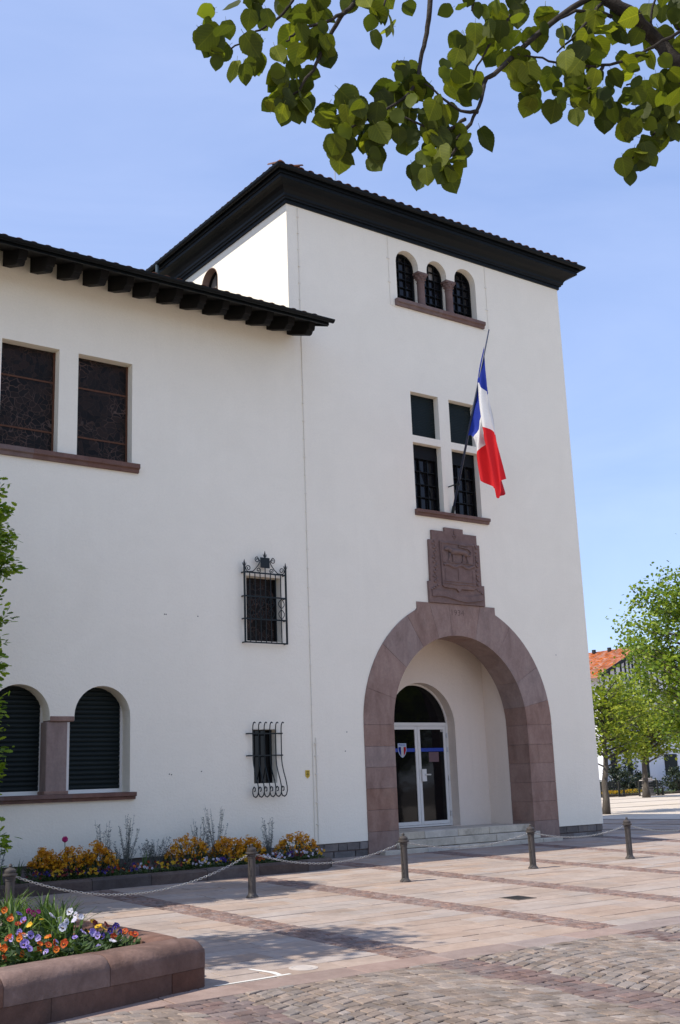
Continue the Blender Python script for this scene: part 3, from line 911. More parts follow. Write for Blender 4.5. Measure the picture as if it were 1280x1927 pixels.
def panes(parent, x0, x1, z0, z1, nx, nz, y, mats, zmax=None):
    for i in range(nx):
        for j in range(nz):
            a = x0+(x1-x0)*i/nx+.004; b = x0+(x1-x0)*(i+1)/nx-.004; c_ = z0+(z1-z0)*j/nz+.004; d = z0+(z1-z0)*(j+1)/nz-.004
            t = jit(.004); u = jit(.004)
            mb = MB(); mb.add([(a, y+t, c_), (b, y+u, c_), (b, y-t, d), (a, y-u, d)], [(0, 1, 2, 3)])
            mb.add([(a, y+.008+t, c_), (b, y+.008+u, c_), (b, y+.008-t, d), (a, y+.008-u, d)], [(3, 2, 1, 0)])
            mb.build('pane', mats(i, j), parent)

for k, (a, b) in enumerate(TRI):
    mb = MB()
    r = (b-a)/2; cx = (a+b)/2
    o_ = [(a, 11.382)] + [(a, TZS)] + arc(cx, TZS, r, 180, 0, 16)[1:] + [(b, 11.382)]
    i_ = [(a+.04, 11.382)] + [(a+.04, TZS)] + arc(cx, TZS, r-.04, 180, 0, 16)[1:] + [(b-.04, 11.382)]
    for q in range(len(o_)-1): mb.prism([i_[q+1], i_[q], o_[q], o_[q+1]], 0.17, 0.22)
    mb.box(a, b, .17, .22, 11.384, 11.42)
    bars(mb, a+.04, b-.04, 11.42, TZS+r, 3, 6, 0.183, 0.222, 0.016)
    w = mb.build('arched_window', 'window_frame', hall)
    panes(w, a+.0, b, 11.40, TZS+r+.02, 3, 6, 0.23, (lambda i, j: 'pale_pane' if (j >= 4 and i < 2) else 'pane_glass') if k == 1 else (lambda i, j: 'pane_glass'))
for cx in (3.583, 4.406):
    mb = MB(); mb.box(cx-.09, cx+.09, 0.13, 0.26, 11.38, 12.25); mb.build('window_pier', 'white_render', hall)
    mb = MB(); cy = 0.085
    mb.lathe([(0.10, 11.384), (0.10, 11.41), (0.115, 11.43), (0.10, 11.46), (0.088, 11.49), (0.085, 11.95), (0.09, 11.965), (0.10, 11.975), (0.09, 11.985), (0.085, 12.0)], 14, (cx, cy, 0))
    col = mb.build('colonnette', 'sill_stone', hall, auto=40)
    mb = MB()
    mb.lathe([(0.085, 12.0), (0.10, 12.05), (0.115, 12.09), (0.135, 12.14)], 14, (cx, cy, 0))
    for t in range(8):
        an = t*math.pi/4
        mb.ball((cx+.12*math.cos(an), cy+.12*math.sin(an), 12.12), 0.028, 6, 4); mb.ball((cx+.105*math.cos(an+.39), cy+.105*math.sin(an+.39), 12.06), 0.024, 6, 4)
    mb.bbox(cx-.145, cx+.145, cy-.10, cy+.14, 12.15, 12.209, .008)
    mb.build('capital', 'sill_stone', col, auto=40)
sill(2.75, 5.32, 11.382, 0.145).build('window_sill', 'sill_stone', hall)

for a, b in FW:
    mb = MB()
    for x0_, x1_, z0_, z1_ in ((a, a+.05, 6.765, 8.225), (b-.05, b, 6.765, 8.225), (a+.05, b-.05, 6.765, 6.82), (a+.05, b-.05, 7.93, 8.225)):
        mb.box(x0_, x1_, .14, .20, z0_, z1_)
    bars(mb, a+.05, b-.05, 6.82, 7.93, 3, 4, .155, .202, .018)
    w = mb.build('casement_window', 'window_frame', hall)
    panes(w, a+.04, b-.04, 6.81, 7.95, 3, 4, .215, lambda i, j: 'pane_glass')
    mb = MB()
    mb.add([(a+.1+.02*math.sin(i*1.3)+i*.028, .26+.02*(i % 2), z) for z in (6.8, 7.9) for i in range(9)], [(i, i+1, i+10, i+9) for i in range(8)])
    mb.build('curtain', 'curtain', w)
    mb = MB()
    n = 26
    for i in range(n):
        z0_ = 8.38 + i*(9.345-8.38)/n
        mb.prism([(a, z0_), (b, z0_), (b, z0_+.032), (a, z0_+.032)], .15, .19)
    mb.box(a, b, .165, .2, 8.38, 9.345)
    mb.build('roller_shutter', 'shutter_green', hall)
sill(3.0, 5.05, 6.765, 0.12).build('window_sill', 'sill_stone', hall)

for a, b in UPW:
    mb = MB(); mb.box(a, b, .19, .215, 6.83, 8.685)
    w = mb.build('stained_glass_window', 'stained_glass', hall)
    for z_ in (8.13, 7.24):
        mb = MB(); mb.box(a, b, .178, .189, z_-.014, z_+.014); mb.build('saddle_bar', 'rust_bar', w)
    for c0 in (a, b-.035): mb = MB(); mb.box(c0, c0+.035, .176, .189, 6.83, 8.685); mb.build('metal_edge', 'rust_bar', w)
sill(-9.0, -3.27, 6.832, 0.15).build('window_sill', 'sill_stone', hall)

for a, b in LOW:
    r = (b-a)/2; cx = (a+b)/2; zs = 3.005-r
    mb = MB()
    mb.box(a-.02, a+.045, .285, .335, 1.305, 2.9); mb.box(b-.045, b+.02, .285, .335, 1.305, 2.9); mb.box(a+.045, b-.045, .28, .335, 1.305, 1.37)
    w = mb.build('shuttered_window', 'white_metal', hall)
    n = 22
    h = (3.02-1.37)/n
    for i in range(n):
        z0_ = 1.37+i*h
        s_ = MB()
        s_.add([(a+.045, .315, z0_), (b-.045, .315, z0_), (b-.045, .302, z0_+h*.35), (a+.045, .302, z0_+h*.35), (b-.045, .304, z0_+h*.75), (a+.045, .304, z0_+h*.75), (b-.045, .318, z0_+h*.97), (a+.045, .318, z0_+h*.97), (b-.045, .33, z0_+h*.97), (a+.045, .33, z0_+h*.97), (b-.045, .33, z0_), (a+.045, .33, z0_)],
               [(0, 1, 2, 3), (3, 2, 4, 5), (5, 4, 6, 7), (7, 6, 8, 9), (9, 8, 10, 11), (11, 10, 1, 0)])
        s_.build('slat', 'shutter_green', w)
    mb = MB(); mb.box(a-.05, b+.05, .334, .36, 1.3, 3.1); mb.build('shutter_backing', 'shutter_green', w)
mb = MB(); mb.cr = .4; mb.bbox(-4.80, -4.455, .03, .30, 1.30, 2.43, .012); pil = mb.build('window_pillar', 'arch_stone', hall)
mb = MB(); mb.cr = .6; mb.bbox(-4.765, -4.357, -.008, .33, 2.432, 2.515, .01); mb.build('abacus', 'arch_stone', pil)
mb = MB(); mb.cr = .3; mb.bbox(-4.83, -4.43, .01, .30, 1.302, 1.36, .008); mb.build('pillar_base', 'arch_stone', pil)
sill(-6.6, -3.30, 1.302, 0.115).build('window_sill', 'sill_stone', hall)

# two small windows behind iron grilles
mb = MB(); mb.box(-1.10, -.36, .19, .215, 3.87, 5.055); w = mb.build('stained_glass_window', 'stained_glass', hall)
for c0 in (-1.10, -.40): mb = MB(); mb.box(c0, c0+.04, .17, .189, 3.87, 5.055); mb.build('metal_edge', 'window_frame', w)
mb = MB(); mb.box(-1.005, -.52, .19, .215, 1.37, 2.30); w = mb.build('small_window', 'dark_glass', hall)
mb = MB(); mb.box(-1.005, -.97, .16, .189, 1.37, 2.30); mb.box(-.555, -.52, .16, .189, 1.37, 2.30); mb.box(-.77, -.75, .165, .189, 1.37, 2.3); mb.build('window_frame', 'window_frame', w)

def spiral(cx, cz, r0, r1, a0, turns, y, n=22):
    return [(cx+(r0+(r1-r0)*i/n)*math.cos(a0+turns*2*math.pi*i/n), y, cz+(r0+(r1-r0)*i/n)*math.sin(a0+turns*2*math.pi*i/n)) for i in range(n+1)]
gy = -0.10
gx0, gx1 = -1.195, -0.305
gb, gt = 3.83, 5.10
mb = MB()
for x_ in (gx0, gx1): mb.box(x_-.014, x_+.014, gy-.014, gy+.014, gb-.01, gt+.12)
gr = mb.build('window_grille', 'iron', hall)
for z_ in (gb, 4.255, 4.665, gt):
    c_ = MB(); c_.box(gx0-.013, gx1+.013, gy-.010, gy+.010, z_-.012, z_+.012)
    c_.box(gx0-.012, gx0+.012, gy, 0.02, z_-.010, z_+.010); c_.box(gx1-.012, gx1+.012, gy, 0.02, z_-.010, z_+.010)
    c_.build('crossbar', 'iron', gr)
for i in range(1, 8):
    x_ = gx0+(gx1-gx0)*i/8
    c_ = MB(); c_.tube([(x_, gy, gb), (x_, gy, gt)], .009, 6); c_.build('bar', 'iron', gr)
for i in (1, 3, 5, 7):
    x_ = gx0+(gx1-gx0)*(i)/8
    c_ = MB()
    for s in (-1, 1):
        for (z0_, sg) in ((4.46, 1), (4.46, -1)):
            c_.tube([(x_, gy-.008, z0_+sg*.01), (x_+s*.03, gy-.008, z0_+sg*.035), (x_+s*.062, gy-.008, z0_+sg*.075), (x_+s*.058, gy-.008, z0_+sg*.12), (x_+s*.02, gy-.008, z0_+sg*.17), (x_, gy-.008, z0_+sg*.195)], .007, 5)
    c_.build('heart_scroll', 'iron', gr)
for x_, zt in ((gx0, 5.335), (gx1, 5.335), ((gx0+gx1)/2, 5.525)):
    c_ = MB(); zb = zt-.20
    c_.tube([(x_, gy, zb), (x_, gy, zb+.08), (x_, gy, zb+.12), (x_, gy, zt)], [.012, .012, .02, .002], 6)
    for s in (-1, 1): c_.tube([(x_, gy, zb+.07), (x_+s*.03, gy, zb+.10), (x_+s*.04, gy, zb+.14)], [.008, .007, .003], 5)
    c_.build('finial', 'iron', gr)
xm = (gx0+gx1)/2
c_ = MB(); c_.box(xm-.095, xm+.095, gy-.012, gy+.008, 5.205, 5.395); c_.tube([(xm, gy, gt), (xm, gy, 5.21)], .009, 6); c_.build('plaque', 'iron', gr)
for s in (-1, 1):
    for pts in (spiral(xm+s*.36, 5.175, .062, .015, math.pi*(-.5), s*1.4, gy), spiral(xm+s*.165, 5.345, .055, .012, math.pi*(.5 if s > 0 else .5), -s*1.3, gy), spiral(xm+s*.145, 5.155, .05, .012, -math.pi/2, -s*1.3, gy)):
        c_ = MB(); c_.tube(pts, .0085, 5); c_.build('scroll', 'iron', gr)
    c_ = MB(); c_.tube([(xm+s*.36, gy, 5.113), (xm+s*.27, gy, 5.12), (xm+s*.20, gy, 5.18), (xm+s*.13, gy, 5.27), (xm+s*.11, gy, 5.33), (xm+s*.165, gy, 5.40)], .0085, 5); c_.build('scroll', 'iron', gr)

prof = [(-.16, 2.405), (-.135, 2.42), (-.105, 2.41), (-.082, 2.37), (-.072, 2.30), (-.07, 2.0), (-.07, 1.78), (-.085, 1.68), (-.13, 1.55), (-.19, 1.42), (-.225, 1.31), (-.23, 1.23), (-.20, 1.165), (-.14, 1.135), (-.075, 1.15), (-.04, 1.20), (-.045, 1.27), (-.085, 1.31), (-.125, 1.29), (-.125, 1.245), (-.095, 1.235)]
mb = MB()
for z_ in (2.225, 1.845):
    mb.box(-1.16, -.435, -.078, -.064, z_-.011, z_+.011)
    mb.box(-1.16, -1.14, -.07, .02, z_-.010, z_+.010); mb.box(-.455, -.435, -.07, .02, z_-.010, z_+.010)
gr2 = mb.build('bellied_grille', 'iron', hall)
for i in range(6):
    x_ = -1.06 + i*.119
    c_ = MB(); c_.tube([(x_, y_, z_) for y_, z_ in prof], .0105, 6); c_.build('bar', 'iron', gr2)

# conduits, cables, marks on the wall
mb = MB(); mb.tube([(.27, -.010, 12.8), (.275, -.010, 9), (.262, -.010, 3), (.25, -.010, .30)], .0085, 6)
cd = mb.build('conduit', 'conduit_paint', hall)
for i in range(34):
    z_ = 12.6-i*.365
    if 9.2 < z_ < 10.2: continue
    c_ = MB(); c_.box(.245, .292, -.022, 0.0, z_-.005, z_+.005); c_.build('conduit_clip', 'conduit_paint', cd)
mb = MB(); mb.tube([(.33, -.014, 2.15), (.33, -.014, .30)], .012, 6); cd2 = mb.build('conduit', 'conduit_paint', hall)
for z_ in (2.05, 1.82, 1.5, 1.0, .62): 
    c_ = MB(); c_.box(.29, .36, -.03, 0, z_-.008, z_+.008); c_.build('conduit_clip', 'conduit_paint', cd2)
for x_, pts in ((2.62, [(2.62, -.008, 12.85), (2.62, -.008, 11.22), (2.80, -.008, 11.19)]), (5.48, [(5.48, -.008, 12.85), (5.48, -.008, 11.24)])):
    mb = MB(); mb.tube(pts, .005, 5); lc = mb.build('lamp_cable', 'conduit_paint', hall)
    for z_ in (12.3, 11.75): c_ = MB(); c_.box(x_-.04, x_+.03, -.018, 0, z_-.012, z_+.006); c_.build('cable_clip', 'conduit_paint', lc)
mb = MB()
for x_, z_ in ((-2.75, 4.25), (-2.72, 4.25), (-2.1, 4.25), (-2.66, 1.57), (-2.62, 1.56), (-2.05, 1.6), (1.05, 2.25), (1.0, 1.9), (6.85, 3.9)): mb.ball((x_, 0, z_), (.012, .004, .01), 6, 4)
mb.build('fixing_holes', 'sign_ink', hall)

# ---------------------------------------------------------------- roofs and eaves
# tower cornice: one profile carried round the tower with mitred corners
def sweep_rect(x0, x1, y0, y1, prof):
    mb = MB(); n = len(prof)
    vs = []
    for sx, sy in ((-1, -1), (1, -1), (1, 1), (-1, 1)):
        for e, z in prof:
            vs.append(((x0-e) if sx < 0 else (x1+e), (y0-e) if sy < 0 else (y1+e), z))
    fs = []
    for c in range(4):
        d = (c+1) % 4
        for i in range(n-1):
            fs.append((c*n+i, d*n+i, d*n+i+1, c*n+i+1))
    mb.add(vs, fs)
    return mb
E_ = 0.0
prof = [(-0.05, 12.83), (0.035, 12.83), (0.04, 12.90), (0.075, 12.905), (0.08, 12.935), (0.11, 12.95), (0.12, 13.0), (0.16, 13.06), (0.22, 13.11), (0.30, 13.145), (0.36, 13.165), (0.365, 13.23), (0.40, 13.235), (0.405, 13.355), (0.0, 13.39)]
sweep_rect(0, TW, 0, 9.0, prof).build('cornice', 'dark_paint', hall)
# half-round gutter
gp = [(0.41+0.055*(1-math.cos(math.pi*i/8)) , 13.345-0.06*math.sin(math.pi*i/8)) for i in range(9)]
gp = gp + [(0.525, 13.36), (0.512, 13.358)] + [(0.415+0.047*(1+math.cos(math.pi*i/8)), 13.345-0.05*math.sin(math.pi*i/8)) for i in range(9)]
gut = sweep_rect(0, TW, 0, 9.0, gp).build('gutter', 'dark_paint', hall)
mb = MB()
for i in range(15): mb.box(-.3+i*.6, -.28+i*.6, -.53, -.40, 13.356, 13.364)
mb.build('gutter_straps', 'copper_pipe', gut)
mb = MB(); mb.tube([(-.47, 4.75, 13.30), (-.47, 4.75, 13.12), (-.40, 4.78, 12.98), (-.18, 4.80, 12.80), (-.09, 4.80, 12.68), (-.08, 4.80, 10.6)], .045, 8); mb.build('downpipe', 'copper_pipe', hall)
# hipped roof
ex = 0.47; rz0 = 13.39; SL = 0.40
apx = TW/2; apz = rz0 + (apx+ex)*SL
mb = MB()
cr = [(-ex, -ex, rz0), (TW+ex, -ex, rz0), (TW+ex, 9+ex, rz0), (-ex, 9+ex, rz0)]
r1 = (apx, -ex+(apx+ex), apz); r2 = (apx, 9+ex-(apx+ex), apz)
mb.add(cr+[r1, r2], [(0, 1, 4), (1, 2, 5, 4), (2, 3, 5), (3, 0, 4, 5), (3, 2, 1, 0)])
roof = mb.build('tower_roof', 'roof_tile', hall)
def tile_mesh():
    """rounded cover tile, nose at the origin, running up +y"""
    mb = MB(); n = 8; L = 0.46
    vs = []
    for yy, r, z in ((0, .092, 0.0), (L, .075, 0.0)):
        for rr in (r, r-.016):
            for k in range(n+1):
                a = math.pi*k/n
                vs.append((rr*math.cos(a), yy, z+rr*.72*math.sin(a)))
    m = n+1; fs = []
    for k in range(n):
        fs += [(k, k+1, 2*m+k+1, 2*m+k), (m+k+1, m+k, 3*m+k, 3*m+k+1), (k+1, k, m+k, m+k+1), (2*m+k, 2*m+k+1, 3*m+k+1, 3*m+k)]
    mb.add(vs, fs)
    return mb
tiles = []
for i in range(6):
    t = tile_mesh(); t.r = [i/5]*len(t.f); tiles.append(t.mesh('roof_tile', 'roof_tile', True))
def lay_tiles(parent, p0, along, up, n, step, rows, limit_rows=1, keep=None):
    """rows of cover tiles; the first row is separate pieces, the others one mesh"""
    along = Vector(along); up = Vector(up).normalized(); nrm = along.cross(up).normalized()
    base = Matrix((( along.x, up.x, nrm.x, 0), (along.y, up.y, nrm.y, 0), (along.z, up.z, nrm.z, 0), (0, 0, 0, 1)))
    rest = MB(); proto = tile_mesh()
    for r in range(rows):
        for i in range(n):
            p = Vector(p0) + along*(i*step) + up*(r*0.36) + nrm*(0.012)
            if keep and not keep(p, i, r): continue
            M_ = Matrix.Translation(p) @ base @ Matrix.Rotation(jit(.02), 4, 'Z')
            if r < limit_rows:
                o = link('roof_tile', tiles[random.randrange(6)], parent); o.matrix_basis = M_
            else:
                rest.cr = random.random()
                rest.add([M_ @ Vector(v) for v in proto.v], proto.f)
    if rest.f: kind(rest.build('tiles_above', 'roof_tile', parent, smooth=True), 'stuff')
sl = Vector((0, 1, SL)).normalized()
lay_tiles(roof, (-ex+.1, -ex+.045, rz0-.012), (1, 0, 0), (0, 1, SL), 37, .237, 8, 1, lambda p, i, r: -ex+(p.y+ex) - .05 < p.x < TW+ex-(p.y+ex)+.05)
lay_tiles(roof, (-ex+.045, 9+ex-.1, rz0-.012), (0, -1, 0), (1, 0, SL), 41, .237, 8, 1, lambda p, i, r: -ex+(p.x+ex) - .05 < p.y < 9+ex-(p.x+ex)+.05)
mb = MB()
for s in (-1, 1):
    a = Vector((-ex+.02 if s < 0 else TW+ex-.02, -ex+.02, rz0+.02)); b = Vector((apx, r1[1], apz+.03))
    for i in range(14):
        q = a.lerp(b, (i+.25)/14.25); w = a.lerp(b, (i+1.35)/14.25)
        mb.cr = random.random(); mb.tube([q+Vector((0, 0, -.01)), w+Vector((0, 0, -.02))], [.075, .065], 8)
mb.build('hip_tiles', 'roof_tile', roof, smooth=True)
mb = MB(); rp = (4.25, 3.95, 14.9); mb.tube([rp, (rp[0], rp[1], 17.05)], [.03, .022], 6); mb.build('lightning_rod', 'steel', hall)

# small arched window in the sunlit side
mb = MB(); o_ = arc(3.125, 12.30, .365, 0, 180, 16)
i2 = arc(3.125, 12.30, .325, 0, 180, 16)
vs = []; 
for q in range(16):
    a_, b_, c_, d_ = o_[q], o_[q+1], i2[q+1], i2[q]
    mb.add([(.17, a_[0], a_[1]), (.17, b_[0], b_[1]), (.17, c_[0], c_[1]), (.17, d_[0], d_[1]), (.22, a_[0], a_[1]), (.22, b_[0], b_[1]), (.22, c_[0], c_[1]), (.22, d_[0], d_[1])],
           [(0, 1, 2, 3), (7, 6, 5, 4), (0, 4, 5, 1), (2, 6, 7, 3)])
mb.box(.17, .22, 2.76, 2.80, 11.5, 12.3); mb.box(.17, .22, 3.45, 3.49, 11.5, 12.3); mb.box(.18, .22, 3.115, 3.135, 11.5, 12.65)
w = mb.build('side_window', 'window_frame', hall)
mb = MB(); mb.box(.222, .232, 2.7, 3.55, 11.45, 12.7); mb.build('pane', 'pale_pane', w)

rv = MB(); ra = [(2.763, 11.5)] + arc(3.125, 12.30, .362, 180, 0, 18) + [(3.487, 11.5)]
rb = [(2.775, 11.5)] + arc(3.125, 12.30, .350, 180, 0, 18) + [(3.475, 11.5)]
for q in range(len(ra)-1):
    a_, b_, c_, d_ = ra[q], ra[q+1], rb[q+1], rb[q]
    rv.add([(-.004, a_[0], a_[1]), (-.004, b_[0], b_[1]), (-.004, c_[0], c_[1]), (-.004, d_[0], d_[1]), (.17, a_[0], a_[1]), (.17, b_[0], b_[1]), (.17, c_[0], c_[1]), (.17, d_[0], d_[1])],
           [(0, 1, 2, 3), (7, 6, 5, 4), (0, 4, 5, 1), (2, 6, 7, 3)])
rv.build('window_surround', 'arch_stone', w)

# wing roof: boards, rafters, fascia, gutter, tiles
WS = 0.36; WE = 0.20; WO = -1.02
def ws(y): return 10.235 + WS*y
mb = MB()
def slab(x0, x1, y0, y1, lift0, lift1, bmx=mb):
    bmx.add([(x0, y0, ws(y0)+lift0), (x1, y0, ws(y0)+lift0), (x1, y1, ws(y1)+lift0), (x0, y1, ws(y1)+lift0), (x0, y0, ws(y0)+lift1), (x1, y0, ws(y0)+lift1), (x1, y1, ws(y1)+lift1), (x0, y1, ws(y1)+lift1)],
            [(0, 3, 2, 1), (4, 5, 6, 7), (0, 1, 5, 4), (1, 2, 6, 5), (2, 3, 7, 6), (3, 0, 4, 7)])
slab(LX-.4, WE-.03, WO, -0.002, 0.0, 0.035)
slab(LX-.4, -0.004, 0.0, 4.6, 0.04, 0.075)
mb.add([(LX-.4, 4.6, ws(4.6)+.04), (-.004, 4.6, ws(4.6)+.04), (-.004, 9.4, ws(4.6)-1.8), (LX-.4, 9.4, ws(4.6)-1.8)], [(0, 1, 2, 3)])
wroof = mb.build('wing_roof', 'rafter_wood', hall)
def rafter():
    r = MB()
    dn = -0.272
    pr = [(0.0, ws(0)-10.235-.001), (0.0, dn), (-.40, dn-.40*WS), (-.60, dn-.60*WS), (-.655, dn-.63*WS+.012), (-.685, dn-.66*WS+.05), (-.70, dn-.68*WS+.085), (-.75, dn-.72*WS+.10), (-.765, dn-.75*WS+.13), (-.80, ws(-.80)-10.235-.001)]
    n = len(pr); w_ = .068
    r.add([(-w_, y, z) for y, z in pr]+[(w_, y, z) for y, z in pr], [tuple(range(n)), tuple(range(2*n-1, n-1, -1))]+[(i, i+n, (i+1) % n+n, (i+1) % n) for i in range(n)])
    return r
rme = rafter().mesh('rafter', 'rafter_wood')
for i in range(26):
    o = link('rafter', rme, wroof, (0.0 - i*.4765, -0.001, 10.235))
mb = MB(); mb.box(LX-.4, WE, WO-.035, WO-.001, ws(WO)-.035, ws(WO)+.05)
mb.add([(WE-.028, WO, ws(WO)-.05), (WE, WO, ws(WO)-.05), (WE, -.003, ws(0)-.03), (WE-.028, -.003, ws(0)-.03), (WE-.028, WO, ws(WO)+.06), (WE, WO, ws(WO)+.06), (WE, -.003, ws(0)+.08), (WE-.028, -.003, ws(0)+.08)],
       [(0, 3, 2, 1), (4, 5, 6, 7), (0, 1, 5, 4), (1, 2, 6, 5), (2, 3, 7, 6), (3, 0, 4, 7)])
mb.build('fascia', 'dark_paint', wroof)
mb = MB(); gcy, gcz, R_ = WO-.095, ws(WO)+.055, .06
pr = [(gcy+R_*math.cos(math.pi+math.pi*i/8), gcz+R_*math.sin(math.pi+math.pi*i/8)) for i in range(9)]
pr2 = [(gcy+(R_-.008)*math.cos(2*math.pi-math.pi*i/8), gcz+(R_-.008)*math.sin(2*math.pi-math.pi*i/8)) for i in range(9)]
pp = pr+pr2; n = len(pp)
mb.add([(LX-.4, y, z) for y, z in pp]+[(WE+.05, y, z) for y, z in pp], [(i, (i+1) % n, (i+1) % n+n, i+n) for i in range(n)])
mb.add([(WE+.05, y, z) for y, z in pr]+[(WE+.062, y, z) for y, z in pr], [tuple(range(9)), tuple(range(17, 8, -1))]+[(i, i+1, i+10, i+9) for i in range(8)]+[(8, 0, 9, 17)])
mb.build('gutter', 'dark_paint', wroof)
lay_tiles(wroof, (LX-.3, WO-.045, ws(WO-.045)+.06), (1, 0, 0), (0, 1, WS), int((WE-LX+.3)/.24), .24, 12, 1, lambda p, i, r: p.x < (WE-.05 if p.y < -.25 else -.09))

# ---------------------------------------------------------------- flag on the middle window
fl = tag(empty('flag', (4.02, 0.0, 6.78)), 'blue, white and red flag drooping from a slanted pole at the middle window', 'flag')
OX, OY, OZ = 4.02, 0.0, 6.78
def L_(x, y, z): return (x-OX, y-OY, z-OZ)
P0 = Vector((4.02, -.03, 6.80)); P1 = Vector((4.02, -1.49, 10.42))
mb = MB(); mb.tube([L_(*P0), L_(*P0.lerp(P1, .55)), L_(*P1)], [.026, .024, .013], 8); mb.build('flagpole', 'pole_blue', fl, smooth=True)
mb = MB(); mb.tube([L_(*(P0+Vector((0, 0, -.03)))), L_(*P0.lerp(P1, .035))], .036, 8); pm = P0.lerp(P1, .155)
mb.tube([L_(3.97, .03, pm.z+.0), L_(3.97, pm.y, pm.z), L_(4.02, pm.y-.02, pm.z)], .014, 6); mb.tube([L_(*(pm-Vector((0, .0, .02)))), L_(*(pm+Vector((0, -.012, .03))))], .036, 8)
mb.build('pole_bracket', 'iron', fl)
mb = MB(); mb.tube([L_(5.25, -.005, 11.23), L_(4.03, -1.47, 10.37)], .0035, 4); mb.build('stay_wire', 'steel', fl)
FLAG = [[(-1.308, 10.105), (-1.157, 9.705), (-0.987, 9.287), (-0.812, 8.811), (-0.62, 8.338)], [(-1.257, 9.063), (-1.163, 9.256), (-1.12, 9.316), (-1.076, 8.675), (-0.903, 8.214)], [(-1.422, 8.141), (-1.312, 8.308), (-1.104, 8.297), (-1.027, 7.996), (-0.957, 7.762)], [(-1.575, 7.18), (-1.504, 6.776), (-1.398, 6.944), (-1.227, 7.106), (-1.044, 7.33)]]
def cr(p0, p1, p2, p3, t):
    return 0.5*((2*p1)+(-p0+p2)*t+(2*p0-5*p1+4*p2-p3)*t*t+(-p0+3*p1-3*p2+p3)*t*t*t)
def spl(pts, t):
    n = len(pts)-1; t = min(max(t*n, 0), n-1e-6); i = int(t); f_ = t-i
    g_ = lambda k: np.array(pts[min(max(k, 0), n)], dtype=float)
    return cr(g_(i-1), g_(i), g_(i+1), g_(i+2), f_)
NU, NV = 36, 26
mb = MB(); vs = []
for iu in range(NU+1):
    u = iu/NU
    for iv in range(NV+1):
        v = iv/NV
        rowp = [spl(l, v) for l in FLAG]
        y, z = spl(rowp, u)
        x = 4.02 + (.25+u)*(0.11*math.sin(v*10.0+u*2.5) + 0.06*math.sin(v*23+1.0-u*4) + .02*math.sin(v*41+u*9))*min(1, u*4) + .03*math.sin(u*7+v*3)*u - 0.03*(1-u)*v*(1-v)*4*math.sin(v*8)
        vs.append(L_(x, y, z))
fs = []
for iu in range(NU):
    for iv in range(NV):
        fs.append((iu*(NV+1)+iv, iu*(NV+1)+iv+1, (iu+1)*(NV+1)+iv+1, (iu+1)*(NV+1)+iv))
mb.add(vs, fs)
mb.m = [min(2, (k//NV)*3//NU) for k in range(NU*NV)]
mb.build('flag_cloth', ['flag_blue', 'flag_white', 'flag_red'], fl, smooth=True)

# yellow plate on the wall
mb = MB(); mb.prism([(-.046, -.035), (0, -.073), (.046, -.035), (.046, .073), (-.046, .073)], -.010, -.001)
mb.cm = 1
for z_, w_ in ((.045, .03), (.02, .022), (-.005, .03), (-.03, .018)): mb.box(-w_, w_, -.0125, -.0105, z_-.006, z_+.006)
o = mb.build('wall_plate', ['yellow_enamel', 'sign_ink']); o.location = (.128, -.001, 1.50)
tag(o, 'small yellow pointed plate fixed to the white wall beside the conduits', 'sign')

# ---------------------------------------------------------------- bollards and chains
BL = [(-6.955, -4.367), (-3.514, -3.94), (-.901, -3.93), (1.728, -3.92), (4.071, -3.91), (6.6, -3.90)]
def bollard_parts(parent):
    mb = MB(); mb.lathe([(.085, 0), (.085, .012), (.07, .03), (.056, .045), (.052, .07), (.050, .50), (.055, .505), (.055, .52), (.050, .525)], 16)
    mb.build('post', 'bollard_paint', parent, auto=35)
    mb = MB(); mb.lathe([(.050, .52), (.058, .53), (.058, .55), (.082, .56), (.082, .578), (.06, .585), (.066, .60), (.062, .62), (.04, .638), (.018, .645), (.016, .655), (.022, .665), (.016, .68), (.003, .687)], 16)
    mb.build('cap', 'bollard_paint', parent, auto=35)
BLAB = ['iron bollard at the near flowers where the chain run starts', 'iron bollard in front of the flowers along the wall', 'iron bollard in front of the left porch leg and steps',
        'iron bollard in front of the right porch leg and steps', 'iron bollard in front of the tower corner away from the wing', 'iron bollard beyond the tower corner']
b0 = empty('bollard'); bollard_parts(b0)
bolls = []
for i, (x, y) in enumerate(BL):
    o = b0 if i == 0 else copy_tree(b0)
    o.location = (x, y, gz(x, y)+.010); o.rotation_euler = (0, 0, i*1.1)
    tag(o, BLAB[i], 'bollard', 'bollards along the front')
def link_mesh(mb, c, t, up, roll):
    """one chain link centred at c along t"""
    s = t.cross(up).normalized(); u = s.cross(t).normalized()
    a = s*math.cos(roll)+u*math.sin(roll)
    b = t.cross(a)
    R1, R2, w, n, k = .0138, .0118, .0038, 10, 5
    ring = []
    for i in range(n):
        th = 2*math.pi*i/n
        cx_, cy_ = math.cos(th), math.sin(th)
        p = c + t*(cx_*R1 + (0.0105 if cx_ > 0 else -0.0105)) + a*(cy_*R2)
        rad = (t*cx_ + a*cy_).normalized()
        ring.append([p + rad*(w*math.cos(2*math.pi*j/k)) + b*(w*math.sin(2*math.pi*j/k)) for j in range(k)])
    vs = [q for r in ring for q in r]
    fs = [(i*k+j, ((i+1) % n)*k+j, ((i+1) % n)*k+(j+1) % k, i*k+(j+1) % k) for i in range(n) for j in range(k)]
    mb.add(vs, fs)
SAG = [.33, .19, .13, .12, .15]
CLAB = ['sagging chain hung between the bollard at the near flowers and the next', 'steel chain from the flower bed bollard to the left porch bollard', 'steel chain hung across the porch steps',
        'steel chain from the right porch bollard past the tower corner', 'steel chain leading off beyond the tower corner']
